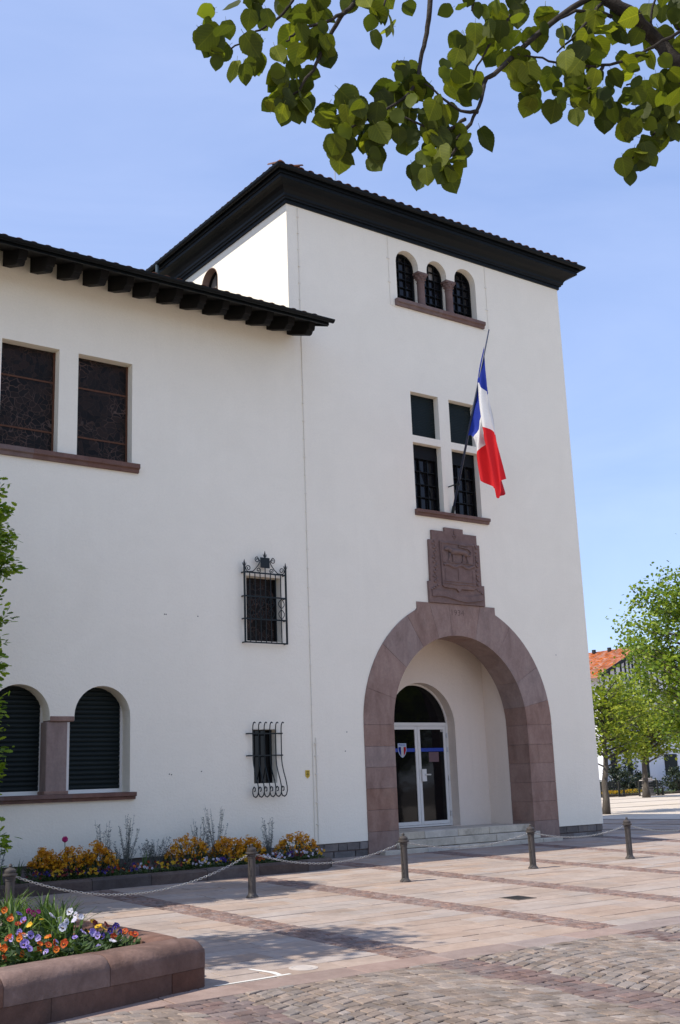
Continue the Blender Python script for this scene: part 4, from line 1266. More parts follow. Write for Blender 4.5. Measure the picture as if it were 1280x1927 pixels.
for i in range(5):
    pa = Vector((BL[i][0], BL[i][1], gz(*BL[i])+.555)); pb = Vector((BL[i+1][0], BL[i+1][1], gz(*BL[i+1])+.555))
    d = (pb-pa).normalized(); pa = pa+d*.062; pb = pb-d*.062
    # even steps along the hanging curve
    pts = [pa.lerp(pb, s/400) - Vector((0, 0, SAG[i]*4*(s/400)*(1-s/400))) for s in range(401)]
    acc = [0]
    for a, b in zip(pts[:-1], pts[1:]): acc.append(acc[-1]+(b-a).length)
    pitch = .0375; nl = int(acc[-1]/pitch); mb = MB(); k = 0
    for j in range(nl):
        s = (j+.5)*acc[-1]/nl
        while acc[k+1] < s: k += 1
        c = pts[k].lerp(pts[k+1], (s-acc[k])/(acc[k+1]-acc[k])); t = (pts[k+1]-pts[k]).normalized()
        link_mesh(mb, c, t, Vector((0, 0, 1)), (math.pi/2 if j % 2 else 0)+.3)
    o = mb.build('chain', 'chain_metal', None, smooth=True, origin=tuple(pts[200]))
    tag(o, CLAB[i], 'chain', 'chains between the bollards')

# square grate and round cover set in the paving
mb = MB(); mb.bbox(-.17, .17, -.17, .17, -.012, .016, .004); mb.cm = 1
for i in range(7): mb.box(-.14, .14, -.135+i*.042, -.112+i*.042, .0165, .0185)
o = mb.build('drain_grate', ['cover_iron', 'sign_ink']); o.location = (-1.10, -6.42, gz(0, -6.42)+.002); o.rotation_euler = (SLOPE, 0, .0)
tag(o, 'small square rusty drain grate set in the paving slabs', 'grate')
mb = MB(); mb.lathe([(.13, -.01), (.13, .0155), (.105, .0165), (.10, .013), (.08, .013), (.075, .017), (.0, .0175)], 24)
o = mb.build('valve_cover', 'pillar_stone'); o.location = (-5.88, -8.60, gz(0, -8.60)+.003); o.rotation_euler = (SLOPE, 0, 0)
tag(o, 'small round pale cover in the slabs beside the red border stones', 'cover')

# white paint mark on the slabs by the planter corner
mb = MB()
for pts in ([(-6.88, -8.80), (-6.45, -8.795), (-6.12, -8.775), (-6.12, -8.735), (-6.45, -8.755), (-6.88, -8.775)], [(-6.285, -8.33), (-6.25, -8.33), (-6.17, -8.60), (-6.19, -8.735), (-6.24, -8.735), (-6.23, -8.60)]):
    mb.add([(x, y, gz(x, y)+.0175) for x, y in pts], [tuple(range(len(pts)))])
mb.build('paint_mark', 'white_metal', ground)

# ---------------------------------------------------------------- planters
pln = tag(empty('stone_planter', (-6.90, -8.75, gz(0, -8.75))), 'low planter of rounded red sandstone blocks full of pansies and green blades', 'planter')
PO = Vector((-6.90, -8.75, gz(0, -8.75)))
U_ = Vector((-.968, -.252, 0)); V_ = Vector((-.252, .968, 0))
PT = 0.38                                          # height of the top above the base
def planter_stone(org, u, v, a, b, prof, name, end_round=False):
    mb = MB(); mb.cr = random.random(); n = len(prof)
    cols = [a+.002, a+.02, a+.06, (a+b)/2, b-.02, b-.002]
    shr = [.075, .03, .008, 0, 0, .004] if a == 0 else [.005, 0, 0, 0, 0, .004]
    vs = []
    for k, c in enumerate(cols):
        s = shr[k]
        wob = jit(.003)
        for (d, z) in prof:
            p = org + u*c + v*(d+s*(1 if d < .1 else (-1 if s < .006 else 0))+wob)
            vs.append((p.x, p.y, z-(s*.8 if z > .3 else 0)))
    fs = [tuple(range(n)), tuple(5*n+i for i in range(n-1, -1, -1))]
    for k in range(5):
        for i in range(n):
            fs.append((k*n+i, (k+1)*n+i, (k+1)*n+(i+1) % n, k*n+(i+1) % n))
    mb.add(vs, fs)
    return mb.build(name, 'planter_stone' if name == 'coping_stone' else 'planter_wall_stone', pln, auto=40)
up_prof = [(0.0, .165)] + [(0.13-0.13*math.cos(math.radians(t)), PT-.11+.11*math.sin(math.radians(t))) for t in range(0, 91, 15)] + [(.25, PT+.004), (.38, PT-.012), (.385, .165)]
lo_prof = [(.006, -.25), (.003, .1625), (.36, .158), (.36, -.25)]
Z0 = Vector((0, 0, 0))
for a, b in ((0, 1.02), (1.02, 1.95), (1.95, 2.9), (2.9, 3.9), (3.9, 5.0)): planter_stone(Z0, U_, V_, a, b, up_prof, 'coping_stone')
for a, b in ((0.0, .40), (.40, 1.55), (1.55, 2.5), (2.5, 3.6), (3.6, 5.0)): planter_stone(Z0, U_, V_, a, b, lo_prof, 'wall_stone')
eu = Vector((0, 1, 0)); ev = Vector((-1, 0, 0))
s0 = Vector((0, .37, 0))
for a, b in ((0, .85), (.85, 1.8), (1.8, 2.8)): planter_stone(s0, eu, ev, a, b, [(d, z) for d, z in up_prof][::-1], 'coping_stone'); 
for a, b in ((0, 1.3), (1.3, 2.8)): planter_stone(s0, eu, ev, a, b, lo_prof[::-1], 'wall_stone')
def soil_sheet(x0, x1, y0, y1, z, parent, nx=30, ny=20, inside=None):
    mb = MB(); vs = []
    for j in range(ny+1):
        for i in range(nx+1):
            x = x0+(x1-x0)*i/nx; y = y0+(y1-y0)*j/ny
            vs.append((x, y, z+.03*mnoise.noise(Vector((x*3, y*3, 1)))))
    fs = [(j*(nx+1)+i, j*(nx+1)+i+1, (j+1)*(nx+1)+i+1, (j+1)*(nx+1)+i) for j in range(ny) for i in range(nx) if inside is None or inside(*vs[j*(nx+1)+i][:2])]
    mb.add(vs, fs)
    return mb
PS = gz(0, -8.75)+PT-.07
sm = soil_sheet(-4.6, -.34, -.9, 3.2, PT-.07, pln, 44, 40, lambda x, y: y > -.26*abs(x)+.30)
sm.build('soil', 'soil', pln, smooth=True)

bed = tag(empty('flower_bed', (-5, -1.65, gz(0, -1.65))), 'long bed with a low dark stone kerb against the white wall', 'flower bed')
BO = Vector((-5, -1.65, gz(0, -1.65)))
path = [Vector((-9.5, -1.66, 0)), Vector((-1.05, -1.66, 0))]
pa_ = [Vector((-9.4+i*.93, -1.66, 0)) for i in range(10)] + [Vector((-.62, -1.60, 0)), Vector((-.30, -1.28, 0)), Vector((-.2, -.85, 0)), Vector((-.2, -.08, 0))]
for a, b in zip(pa_[:-1], pa_[1:]):
    d = (b-a).normalized(); nn = Vector((-d.y, d.x, 0)); L = (b-a).length
    mb = MB(); mb.cr = random.random()
    zt = .125+jit(.006)
    pr = [(0.0, -.2), (0.004, zt-.025), (.03, zt), (.25, zt+.004), (.28, zt-.02), (.28, -.2)]
    vs = []
    for c in (0.004, L-.004):
        for dd, z in pr: 
            p = a + d*c + nn*dd; vs.append((p.x-BO.x, p.y-BO.y, z-BO.z))
    n = len(pr); mb.add(vs, [tuple(range(n)), tuple(range(2*n-1, n-1, -1))]+[(i, i+n, (i+1) % n+n, (i+1) % n) for i in range(n)])
    mb.build('kerb_stone', 'kerb_stone', bed)
soil_sheet(-4.5, 4.75, .25, 1.66, .06-BO.z, bed, 60, 12).build('soil', 'soil', bed, smooth=True)

# ---------------------------------------------------------------- flowers and leaves
def rot_to(n, spin=0.0):
    q = Vector(n).normalized().to_track_quat('Z', 'Y')
    return q.to_matrix().to_4x4() @ Matrix.Rotation(spin, 4, 'Z')
def pansy(mb, c, n, size, eye=True, spin=0.0):
    M_ = Matrix.Translation(c) @ rot_to(n, spin)
    s = size/2
    r = random.random()
    for k, (an, w, l, dz) in enumerate(((90, .62, .95, -.012), (150, .55, .9, -.008), (30, .55, .9, -.008), (205, .5, .85, 0), (-25, .5, .85, 0), (270, .68, .9, .006))):
        a = math.radians(an); d = Vector((math.cos(a), math.sin(a), 0)); t = Vector((-d.y, d.x, 0))
        P = [Vector((0, 0, dz*size*4)), d*(s*.45*l)+t*(s*w*.8), d*(s*.85*l)+t*(s*w*.75), d*(s*1.08*l)+t*(s*w*.25), d*(s*1.05*l)-t*(s*w*.3), d*(s*.85*l)-t*(s*w*.75), d*(s*.45*l)-t*(s*w*.8)]
        vs = [P[0]]+[p+Vector((0, 0, dz*size*4+(.16*s if i in (1, 2, 4) else -.08*s)+jit(.12)*s)) for i, p in enumerate(P[1:])]
        mb.cm = 0; mb.cr = min(1, max(0, r+jit(.2)-(.35 if k < 3 else 0)))
        mb.add([M_ @ v for v in vs], [tuple(range(7))])
    if eye:
        for an in (205, -25, 270):
            a = math.radians(an); d = Vector((math.cos(a), math.sin(a), 0)); t = Vector((-d.y, d.x, 0))
            mb.cm = 1; mb.add([M_ @ v for v in (Vector((0, 0, .012*size*4)), d*(s*.36)+t*(s*.13)+Vector((0, 0, .03*size*2)), d*(s*.5)+Vector((0, 0, .03*size*2)), d*(s*.36)-t*(s*.13)+Vector((0, 0, .03*size*2)))], [(0, 1, 2, 3)])
        mb.cm = 2; mb.add([M_ @ Vector((s*.1*math.cos(i*1.57), s*.1*math.sin(i*1.57)-s*.04, .03*size*4)) for i in range(4)], [(0, 1, 2, 3)])
    mb.cm = 0
def leaf_quads(mb, c, rx, rz, n, size, seedz=0.0, narrow=.5, drop=0):
    for _ in range(n):
        a = random.uniform(0, 2*math.pi); r = rx*math.sqrt(random.random()); h = rz*random.random()
        p = Vector((c[0]+r*math.cos(a), c[1]+r*math.sin(a), c[2]+h*(1-.5*(r/rx)**2)))
        d = Vector((math.cos(a)+jit(.7), math.sin(a)+jit(.7), random.uniform(-.1, .9))).normalized()
        t = d.cross(Vector((jit(1), jit(1), 1))).normalized()
        s = size*random.uniform(.6, 1.25)
        up = d.cross(t)
        mb.cr = random.random()
        mb.add([p, p+d*s*.5+t*s*narrow*.5+up*s*.06, p+d*s, p+d*s*.5-t*s*narrow*.5+up*s*.06], [(0, 1, 2, 3)])
PCOL = {'w': 'petal_white', 'l': 'petal_lilac', 'v': 'petal_violet', 'o': 'petal_orange', 'y': 'petal_yellow', 'm': 'petal_magenta', 'r': 'petal_maroon'}
PNAME = {'w': 'white', 'l': 'lilac', 'v': 'dark violet', 'o': 'orange', 'y': 'yellow', 'm': 'magenta', 'r': 'maroon'}
NF=[ ('w',-7.56,-7.46,0.30),('w',-7.63,-7.74,0.30),('w',-7.70,-7.88,0.27),('w',-7.78,-7.91,0.27),('w',-7.86,-8.02,0.24),('w',-7.59,-7.77,0.28),('l',-7.80,-8.30,0.22),('l',-7.92,-8.41,0.20),('l',-7.77,-8.41,0.22),('l',-7.75,-8.46,0.20),('l',-7.72,-8.41,0.11),('v',-7.40,-8.03,0.20),('v',-7.45,-8.24,0.18),('v',-7.51,-8.18,0.19),('l',-8.17,-8.12,0.22),('l',-8.19,-7.93,0.23),('l',-8.33,-8.39,0.19),('l',-8.36,-8.58,0.18),('w',-8.17,-8.04,0.21),('o',-8.03,-7.29,0.27),('o',-8.05,-7.52,0.25),('o',-8.33,-8.06,0.21),('o',-8.23,-8.47,0.19),('o',-8.12,-8.35,0.22),('o',-8.16,-8.58,0.20),('o',-8.18,-8.51,0.18),('o',-8.18,-8.67,0.16),('o',-8.10,-8.63,0.19),('o',-8.46,-8.34,0.17),('o',-8.40,-8.54,0.14),('o',-8.50,-8.38,0.17),('o',-8.53,-8.53,0.12),('o',-7.56,-8.36,0.16),('o',-7.41,-8.24,0.18),('o',-7.36,-8.33,0.16),('o',-8.25,-8.09,0.20),('y',-7.55,-8.03,0.22),('y',-7.55,-8.14,0.21),('y',-7.39,-7.57,0.21),('m',-7.78,-7.06,0.30),('m',-7.74,-7.19,0.30),('m',-7.79,-7.20,0.29),('w',-7.59,-8.40,0.14),('r',-7.41,-7.89,0.21),('y',-7.98,-7.60,0.24),('y',-7.81,-7.45,0.26) ]
NT=[ (-6.93,-6.69),(-6.91,-6.41),(-6.95,-6.43),(-7.44,-7.07),(-7.55,-7.18),(-7.50,-6.99),(-7.43,-6.67),(-7.78,-6.75),(-7.70,-6.31),(-7.67,-6.76),(-6.77,-5.67),(-7.05,-5.46),(-6.98,-5.74),(-6.89,-4.55),(-6.89,-4.13),(-6.70,-4.41),(-6.58,-4.59) ]
NF = NF + [(random.choice('ooolwl') if random.random() < .5 else f[0], f[1]+jit(.16), f[2]+abs(jit(.2)), f[3]-random.uniform(-.01, .05)) for f in NF if random.random() < .6]
# flowers of one colour that grow close together form one plant
left = list(NF); plants = []
while left:
    f0 = left.pop(0); grp = [f0]
    for f in list(left):
        if f[0] == f0[0] and math.hypot(f[1]-f0[1], f[2]-f0[2]) < .26 and len(grp) < 4: grp.append(f); left.remove(f)
    plants.append(grp)
for grp in plants:
    cx = sum(f[1] for f in grp)/len(grp); cy = sum(f[2] for f in grp)/len(grp)+.03
    root = tag(empty('pansy_plant', (cx, cy, PS-.01)), PNAME[grp[0][0]]+' pansy plant growing in the red sandstone planter', 'pansy', 'pansies in the sandstone planter')
    mb = MB(); leaf_quads(mb, (0, 0, 0), .12, .10, 46, .075)
    for f in grp:
        mb.cr = random.random(); mb.tube([(jit(.03), jit(.03), 0), (f[1]-cx, f[2]-cy, f[3]-PS+.01)], .0035, 4)
    mb.build('leaves', 'bed_leaf', root)
    for f in grp:
        b_ = MB(); n_ = Vector((-.3+jit(.95), -.6+jit(.6), .45+jit(.5)))
        pansy(b_, (0, 0, 0), n_, random.uniform(.05, .076), random.random() < .75, jit(.6))
        b_.build('blossom', [PCOL[f[0]], 'petal_eye', 'petal_heart'], root).location = (f[1]-cx, f[2]-cy, f[3]-PS+.012)
# low greenery round the pansies
mb = MB()
for i in range(240):
    y = random.uniform(-9.4, -5.7); x = random.uniform(-9.3, -7.32) if i < 110 else random.uniform(-11.4, -9.0)
    if (y+8.75) < -.26*abs(x+6.9)+.40: continue
    leaf_quads(mb, (x, y, PS-.01), .15, .14, 60, .075)
kind(mb.build('ground_cover', 'bed_leaf'), 'stuff')
def blades(mb, n, h, spread, w=.02):
    for _ in range(n):
        a = random.uniform(0, 2*math.pi); hh = h*random.uniform(.55, 1.1); sp = spread*random.uniform(.2, 1.2)
        p = Vector((jit(.05), jit(.05), 0)); d = Vector((math.cos(a), math.sin(a), 0)); t = Vector((-d.y, d.x, 0))*w*random.uniform(.7, 1.3)
        mb.cr = random.random(); vs = []
        m = 5
        for i in range(m+1):
            s = i/m; c = p + d*(sp*s*s) + Vector((0, 0, hh*(s-.28*s*s*sp/spread)))
            k = (1-s**2.2)*(.6+.8*s*(1-s)*2) if i < m else 0.02
            vs += [c-t*k+Vector((0, 0, .003)), c, c+t*k+Vector((0, 0, .003))]
        fs = []
        for i in range(m): fs += [(i*3, i*3+1, i*3+4, i*3+3), (i*3+1, i*3+2, i*3+5, i*3+4)]
        mb.add(vs, fs)
for i, (x, y) in enumerate(NT + [(-7.75, -7.75), (-8.15, -7.8), (-7.6, -7.6)]):
    x = min(x, -7.38 + (0.0 if y < -5.95 else .0))
    root = tag(empty('blade_plant', (x, y, (PS if y < -5.6 else PS)-.01)), 'tuft of long green blade leaves standing in the sandstone planter', 'plant', 'blade tufts in the sandstone planter')
    mb = MB(); blades(mb, 15, .42, .24, .015); mb.build('blades', 'blade_leaf', root)

# wallflowers, grey stems, pansies along the wall
def wallflower(x, y, r, h, label):
    root = tag(empty('wallflower_clump', (x, y, .07)), label, 'wallflower', 'wallflowers along the wall')
    mb = MB(); leaf_quads(mb, (0, 0, 0), r, h*.75, 420, .075, narrow=.28)
    for _ in range(26):
        a = random.uniform(0, 6.28); rr = r*.8*math.sqrt(random.random()); mb.cr = random.random()
        mb.tube([(rr*.3*math.cos(a), rr*.3*math.sin(a), 0), (rr*math.cos(a), rr*math.sin(a), h*.75)], .004, 4)
    mb.build('leaves', 'bed_leaf', root)
    mb = MB()
    heads = [(random.uniform(0, 6.28), math.sqrt(random.random())) for _ in range(95)]
    for a, q in heads:
        hz_ = h*(1-.55*q*q)*random.uniform(.80, 1.04); c = Vector((r*q*math.cos(a), r*q*math.sin(a), hz_))
        for k in range(random.randint(7, 13)):
            p = c + Vector((jit(.035), jit(.035), jit(.04))); n_ = (p-c).normalized()+Vector((jit(.3), jit(.3), .25))
            M_ = Matrix.Translation(p) @ rot_to(n_, random.uniform(0, 1.5)); s = random.uniform(.010, .016); mb.cr = random.random()
            for kk in range(4):
                an = kk*math.pi/2; d = Vector((math.cos(an), math.sin(an), 0)); t = Vector((-d.y, d.x, 0))
                mb.add([M_ @ v for v in (Vector((0, 0, 0)), d*s*.8+t*s*.62+Vector((0, 0, s*.15)), d*s*1.35+Vector((0, 0, s*.05)), d*s*.8-t*s*.62+Vector((0, 0, s*.15)))], [(0, 1, 2, 3)])
    mb.build('blossoms', 'petal_gold', root)
WL = [(-5.12, -.78, .24, .47, 'narrow golden wallflower clump under the shuttered arched windows'), (-4.72, -.85, .32, .47, 'golden wallflower clump under a pink tulip'), (-4.32, -.85, .30, .50, 'golden wallflower clump beside the yellow pansies and grey stems'),
      (-2.72, -.72, .36, .52, 'golden wallflower clump between two groups of grey stems'), (-1.98, -.72, .32, .46, 'golden wallflower clump under the bellied iron grille'), (-1.62, -.78, .27, .44, 'golden wallflower clump next to white pansies under the grille'), (-.62, -.72, .38, .46, 'golden wallflower clump at the rounded end of the bed')]
for w_ in WL: wallflower(*w_)
def greystem(x, y, h, n, sp):
    root = tag(empty('grey_stem_plant', (x, y, .07)), 'wispy grey stems with tiny leaves against the white wall', 'plant', 'wispy grey plants along the wall')
    mb = MB()
    for _ in range(n):
        a = random.uniform(0, 6.28); top = Vector((sp*math.cos(a)*random.uniform(.3, 1), .4*sp*math.sin(a), h*random.uniform(.65, 1.05)))
        mb.cr = random.random(); mb.tube([(jit(.05), jit(.03), 0), top*.5+Vector((jit(.02), jit(.02), 0)), top], [.004, .003, .0015], 4)
        for k in range(44):
            s = random.uniform(.2, 1.0); p = top*s; d = Vector((jit(1), jit(1), random.uniform(.2, 1))).normalized(); t = d.orthogonal().normalized(); L = random.uniform(.018, .045)
            mb.cr = random.random(); mb.add([p, p+d*L*.5+t*L*.16, p+d*L, p+d*L*.5-t*L*.16], [(0, 1, 2, 3)])
    mb.build('stems', 'grey_stem', root)
for a_ in ((-3.8, -.6, .5, 22, .3), (-3.2, -.6, .5, 22, .3), (-2.35, -.6, .5, 18, .25), (-1.2, -.6, .42, 18, .25), (-4.0, -.42, .80, 13, .22), (-3.62, -.42, .85, 14, .26), (-3.3, -.45, .55, 10, .2), (-2.32, -.42, .80, 12, .2), (-2.02, -.40, .92, 16, .3), (-.98, -.40, .70, 12, .16), (-5.7, -.5, .6, 10, .2), (-6.0, -.7, .6, 9, .2)): greystem(*a_)
for x, y in ((-5.45, -.6), (-4.45, -.55), (-3.95, -.75), (-3.45, -.7), (-3.05, -.55), (-2.4, -.6), (-1.3, -.55), (-.95, -.7), (-5.8, -.9)):
    root = tag(empty('blade_plant', (x, y, .07)), 'tuft of green blade leaves in the bed along the white wall', 'plant', 'blade tufts along the wall')
    mb = MB(); blades(mb, 12, .36, .14, .014); mb.build('blades', 'blade_leaf', root)
def far_pansy(x, y, c, n=7):
    root = tag(empty('pansy_plant', (x, y, .06)), PNAME[c]+' pansy plant behind the kerb of the bed along the wall', 'pansy', 'pansies behind the kerb')
    mb = MB(); leaf_quads(mb, (0, 0, 0), .15, .12, 70, .06); mb.build('leaves', 'bed_leaf', root)
    mb = MB()
    for _ in range(n):
        a = random.uniform(0, 6.28); r = .15*math.sqrt(random.random())
        pansy(mb, (r*math.cos(a), r*math.sin(a)-.02, .11+.09*random.random()), (jit(.8)-.3, -.7+jit(.5), .5), random.uniform(.036, .052), c != 'v', jit(.5))
    mb.build('blossoms', [PCOL[c], 'petal_eye', 'petal_heart'], root)
FP = 'rvyrryyvrovwryrywwyvryyrowwvrwy'
for i in range(31):
    far_pansy(-5.5+i*.162+jit(.03), -1.22+jit(.05), FP[i % len(FP)], random.randint(5, 9))
for i, c in enumerate('yyvroroyyrwyywvorw'):
    far_pansy(-5.2+i*.275+jit(.08), -1.0+jit(.06), c, random.randint(4, 7))
root = tag(empty('tulip', (-4.76, -.68, .07)), 'pink tulip standing above the golden wallflowers', 'tulip')
mb = MB(); mb.tube([(0, 0, 0), (.01, 0, .3), (0, 0, .535)], .006, 5); blades(mb, 3, .25, .1, .02); mb.build('stem', 'blade_leaf', root)
mb = MB()
for k in range(6):
    a = k*math.pi/3; d = Vector((math.cos(a), math.sin(a), 0)); t = Vector((-d.y, d.x, 0)); mb.cr = random.random()
    mb.add([Vector((0, 0, .53)), d*.036+t*.022+Vector((0, 0, .56)), d*.04+t*.018+Vector((0, 0, .595)), d*.018+Vector((0, 0, .63)), d*.04-t*.018+Vector((0, 0, .595)), d*.036-t*.022+Vector((0, 0, .56))], [tuple(range(6))])
mb.build('petals', 'petal_magenta', root)

# ---------------------------------------------------------------- trees
def np_mesh(name, verts, nper, faces, rnd, mat, parent, loc=(0, 0, 0), smooth=False):
    """many copies of one small shape: verts (n, nper, 3), faces of the shape, rnd (n)"""
    n = len(verts); me = bpy.data.meshes.new(name)
    V = verts.reshape(-1, 3).astype(np.float32)
    fl_ = np.concatenate([np.array(f) for f in faces]); ln = np.array([len(f) for f in faces])
    L = (fl_[None, :] + (np.arange(n)*nper)[:, None]).reshape(-1)
    tot = np.tile(ln, n); st = np.concatenate([[0], np.cumsum(tot)[:-1]])
    me.vertices.add(len(V)); me.vertices.foreach_set('co', V.reshape(-1))
    me.loops.add(len(L)); me.loops.foreach_set('vertex_index', L.astype(np.int32))
    me.polygons.add(len(tot)); me.polygons.foreach_set('loop_start', st.astype(np.int32)); me.polygons.foreach_set('loop_total', tot.astype(np.int32))
    at = me.attributes.new('rnd', 'FLOAT', 'FACE'); at.data.foreach_set('value', np.repeat(rnd, len(faces)).astype(np.float32))
    me.materials.append(MATS[mat]); me.update(calc_edges=True); me.validate()
    return link(name, me, parent, loc)
def frames(d, up):
    d = d/np.linalg.norm(d, axis=1, keepdims=True)
    t = np.cross(d, up); t /= np.linalg.norm(t, axis=1, keepdims=True)+1e-9
    return d, t, np.cross(t, d)
def place(shape, c, d, up, size):
    d, t, n = frames(d, up)
    return c[:, None, :] + size[:, None, None]*(shape[None, :, 0:1]*t[:, None, :] + shape[None, :, 1:2]*d[:, None, :] + shape[None, :, 2:3]*n[:, None, :])
ROUND = np.array([(0, 0, 0), (.34, .18, .05), (.46, .5, .0), (.28, .85, -.04), (0, 1.05, -.1), (-.28, .85, -.04), (-.46, .5, .0), (-.34, .18, .05)])
ROUND_F = [(0, 1, 2, 3, 4), (0, 4, 5, 6, 7)]
OAK = np.array([(0, 0, 0), (.10, .18, .02), (.20, .24, .03), (.13, .36, .02), (.28, .46, .04), (.17, .56, .02), (.30, .70, .02), (.18, .78, 0), (.16, .93, -.03), (0, 1.0, -.05), (-.16, .93, -.03), (-.18, .78, 0), (-.30, .70, .02), (-.17, .56, .02), (-.28, .46, .04), (-.13, .36, .02), (-.20, .24, .03), (-.10, .18, .02)])
OAK_F = [tuple(range(0, 10)), (0,)+tuple(range(9, 18))]
def crown_points(clumps, per, sig):
    cs = []
    for c in clumps:
        k = max(3, int(per*random.uniform(.6, 1.4)))
        cs.append(np.array(c)[None, :] + RNG.normal(0, 1, (k, 3))*np.array([sig, sig, sig*.75])*random.uniform(.7, 1.25))
    return np.concatenate(cs)
def limb(mb, a, b, r0, r1, bend=.15, n=6):
    a = Vector(a); b = Vector(b); L = (b-a).length; pts = []
    off = Vector((jit(1), jit(1), jit(.4)))*L*bend
    for i in range(5):
        s = i/4; pts.append(a.lerp(b, s) + off*(s*(1-s)) + Vector((jit(.02), jit(.02), jit(.02)))*L*.3)
    mb.tube(pts, [r0+(r1-r0)*i/4 for i in range(5)], n)
def broad_tree(name, loc, label, group, h0, trunk_r, crown_c, crown_r, nclump, per, sig, leaf, leafmat, seed, light=.5, hollow=.25, lean=(0, 0)):
    random.seed(seed)
    root = tag(empty(name, loc), label, 'tree', group)
    top = Vector((crown_c[0], crown_c[1], crown_c[2]+crown_r[2]*.45))
    mb = MB(); pts = []
    for i in range(9):
        s = i/8; p = Vector((lean[0]*(1-s)**2, lean[1]*(1-s)**2, 0)).lerp(top, s) if False else Vector((0, 0, 0)).lerp(top, s)
        pts.append(p + Vector((jit(.05), jit(.05), 0))*(1 if 0 < i else 0))
    mb.tube(pts, [trunk_r*(1.25 if i == 0 else 1-.1*i) for i in range(9)], 10)
    mb.build('trunk', 'bark', root, smooth=True)
    clumps = []
    while len(clumps) < nclump:
        v = Vector((jit(1), jit(1), jit(1)))
        if v.length > 1 or v.length < hollow: continue
        k = 1.0 + .34*mnoise.noise(v.normalized()*2.3 + Vector((seed, 0, 0)))
        p = Vector((v.x*crown_r[0]*k, v.y*crown_r[1]*k, v.z*crown_r[2]*k)) + Vector(crown_c)
        if p.z < h0: continue
        clumps.append(tuple(p))
    lb = MB()
    for c in clumps:
        cz_ = max(h0*.75, min(c[2]-.4*math.hypot(c[0]-crown_c[0], c[1]-crown_c[1]), top.z))
        q = Vector((0, 0, 0)).lerp(top, cz_/top.z)
        limb(lb, q, c, trunk_r*.28*random.uniform(.5, 1), .008, .2, 5)
    lb.build('branches', 'bark', root, smooth=True)
    P = crown_points(clumps, per, sig)
    n = len(P)
    d = RNG.normal(0, 1, (n, 3)); d[:, 2] = d[:, 2]*.6 - .35
    up = RNG.normal(0, .55, (n, 3)) + np.array([0, 0, 1.0])
    V = place(ROUND, P, d, up, leaf*RNG.uniform(.6, 1.2, n))
    np_mesh('crown', V, 8, ROUND_F, RNG.uniform(0, 1, n), leafmat, root)
    return root
random.seed(3)

def oak(loc, h, r, label, seed, n=5200):
    random.seed(seed)
    root = tag(empty('columnar_oak', loc), label, 'tree', 'columnar oaks')
    mb = MB(); mb.tube([(0, 0, -.1), (.02, 0, h*.3), (0, .02, h*.6), (0, 0, h*.95)], [.11, .085, .05, .012], 8); mb.build('trunk', 'bark', root, smooth=True)
    clumps = []; lb = MB()
    for i in range(760):
        s = (i+.5)/760; z_ = .25+(h-.3)*s
        prof_ = r*(1-.06*math.sin(s*19+seed)-.05*math.sin(s*47))*min(1, (s+.12)*5)**.5*(1-max(0, s-.72)/.30)**.6
        a = random.uniform(0, 6.283); rr = prof_*math.sqrt(random.uniform(.3, 1.0))
        p = (rr*math.cos(a), rr*math.sin(a), z_)
        clumps.append(p); limb(lb, (0, 0, max(.2, z_-.7*rr-.35)), p, .016, .004, .1, 4)
    lb.build('branches', 'bark', root, smooth=True)
    P = crown_points(clumps, n/760, .085); k = len(P)
    d = RNG.normal(0, 1, (k, 3)); d[:, :2] += P[:, :2]*.9; d[:, 2] = d[:, 2]*.5+.15
    V = place(OAK, P, d, RNG.normal(0, .6, (k, 3))+np.array([0, 0, 1.]), .10*RNG.uniform(.6, 1.25, k))
    np_mesh('crown', V, 18, OAK_F, RNG.uniform(0, 1, k), 'oak_leaf', root)
    return root
oak((-7.60, -2.5, .05), 6.75, 1.08, 'columnar oak with lobed leaves beside the start of the wall bed', 4, 34000)

T1 = broad_tree('plaza_tree', (18.70, 9.33, 0), 'slender young lime tree just past the tower corner', 'trees of the plaza', 1.7, .125, (.5, .1, 3.2), (1.75, 1.4, 1.75), 110, 38, .22, .115, 'plaza_leaf', 21)
TY = broad_tree('young_lime', (-10.25, -6.95, PS-.02), 'young lime tree with a small round crown growing out of the sandstone planter', None, 4.2, .07, (.0, .0, 5.85), (1.05, .72, 1.5), 75, 44, .2, .10, 'lime_crown', 13)
T2 = broad_tree('plaza_tree', (39.3, 24.4, 0), 'lime tree in front of the half-timbered house between two benches', 'trees of the plaza', 2.3, .19, (.3, .0, 3.9), (2.6, 2.4, 2.0), 180, 46, .28, .15, 'plaza_leaf', 5)
T3 = broad_tree('plaza_tree', (30.5, 12.0, 0), 'large full-crowned lime tree hiding the gable of the half-timbered house', 'trees of the plaza', 2.2, .24, (.0, .0, 6.5), (4.5, 4.2, 4.3), 520, 66, .30, .15, 'plaza_leaf_big', 8)
for (x, y, rz_, s_, lab) in ((24.0, -24.0, 1.2, 1.0, 'lime tree on the open side of the plaza facing the porch'), (34.0, -20.0, 2.9, 1.1, 'lime tree on the open side of the plaza facing the tower corner')):
    o = copy_tree(T3); o.location = (x, y, gz(x, y)); o.rotation_euler = (0, 0, rz_); o.scale = (s_, s_, s_); o['label'] = lab

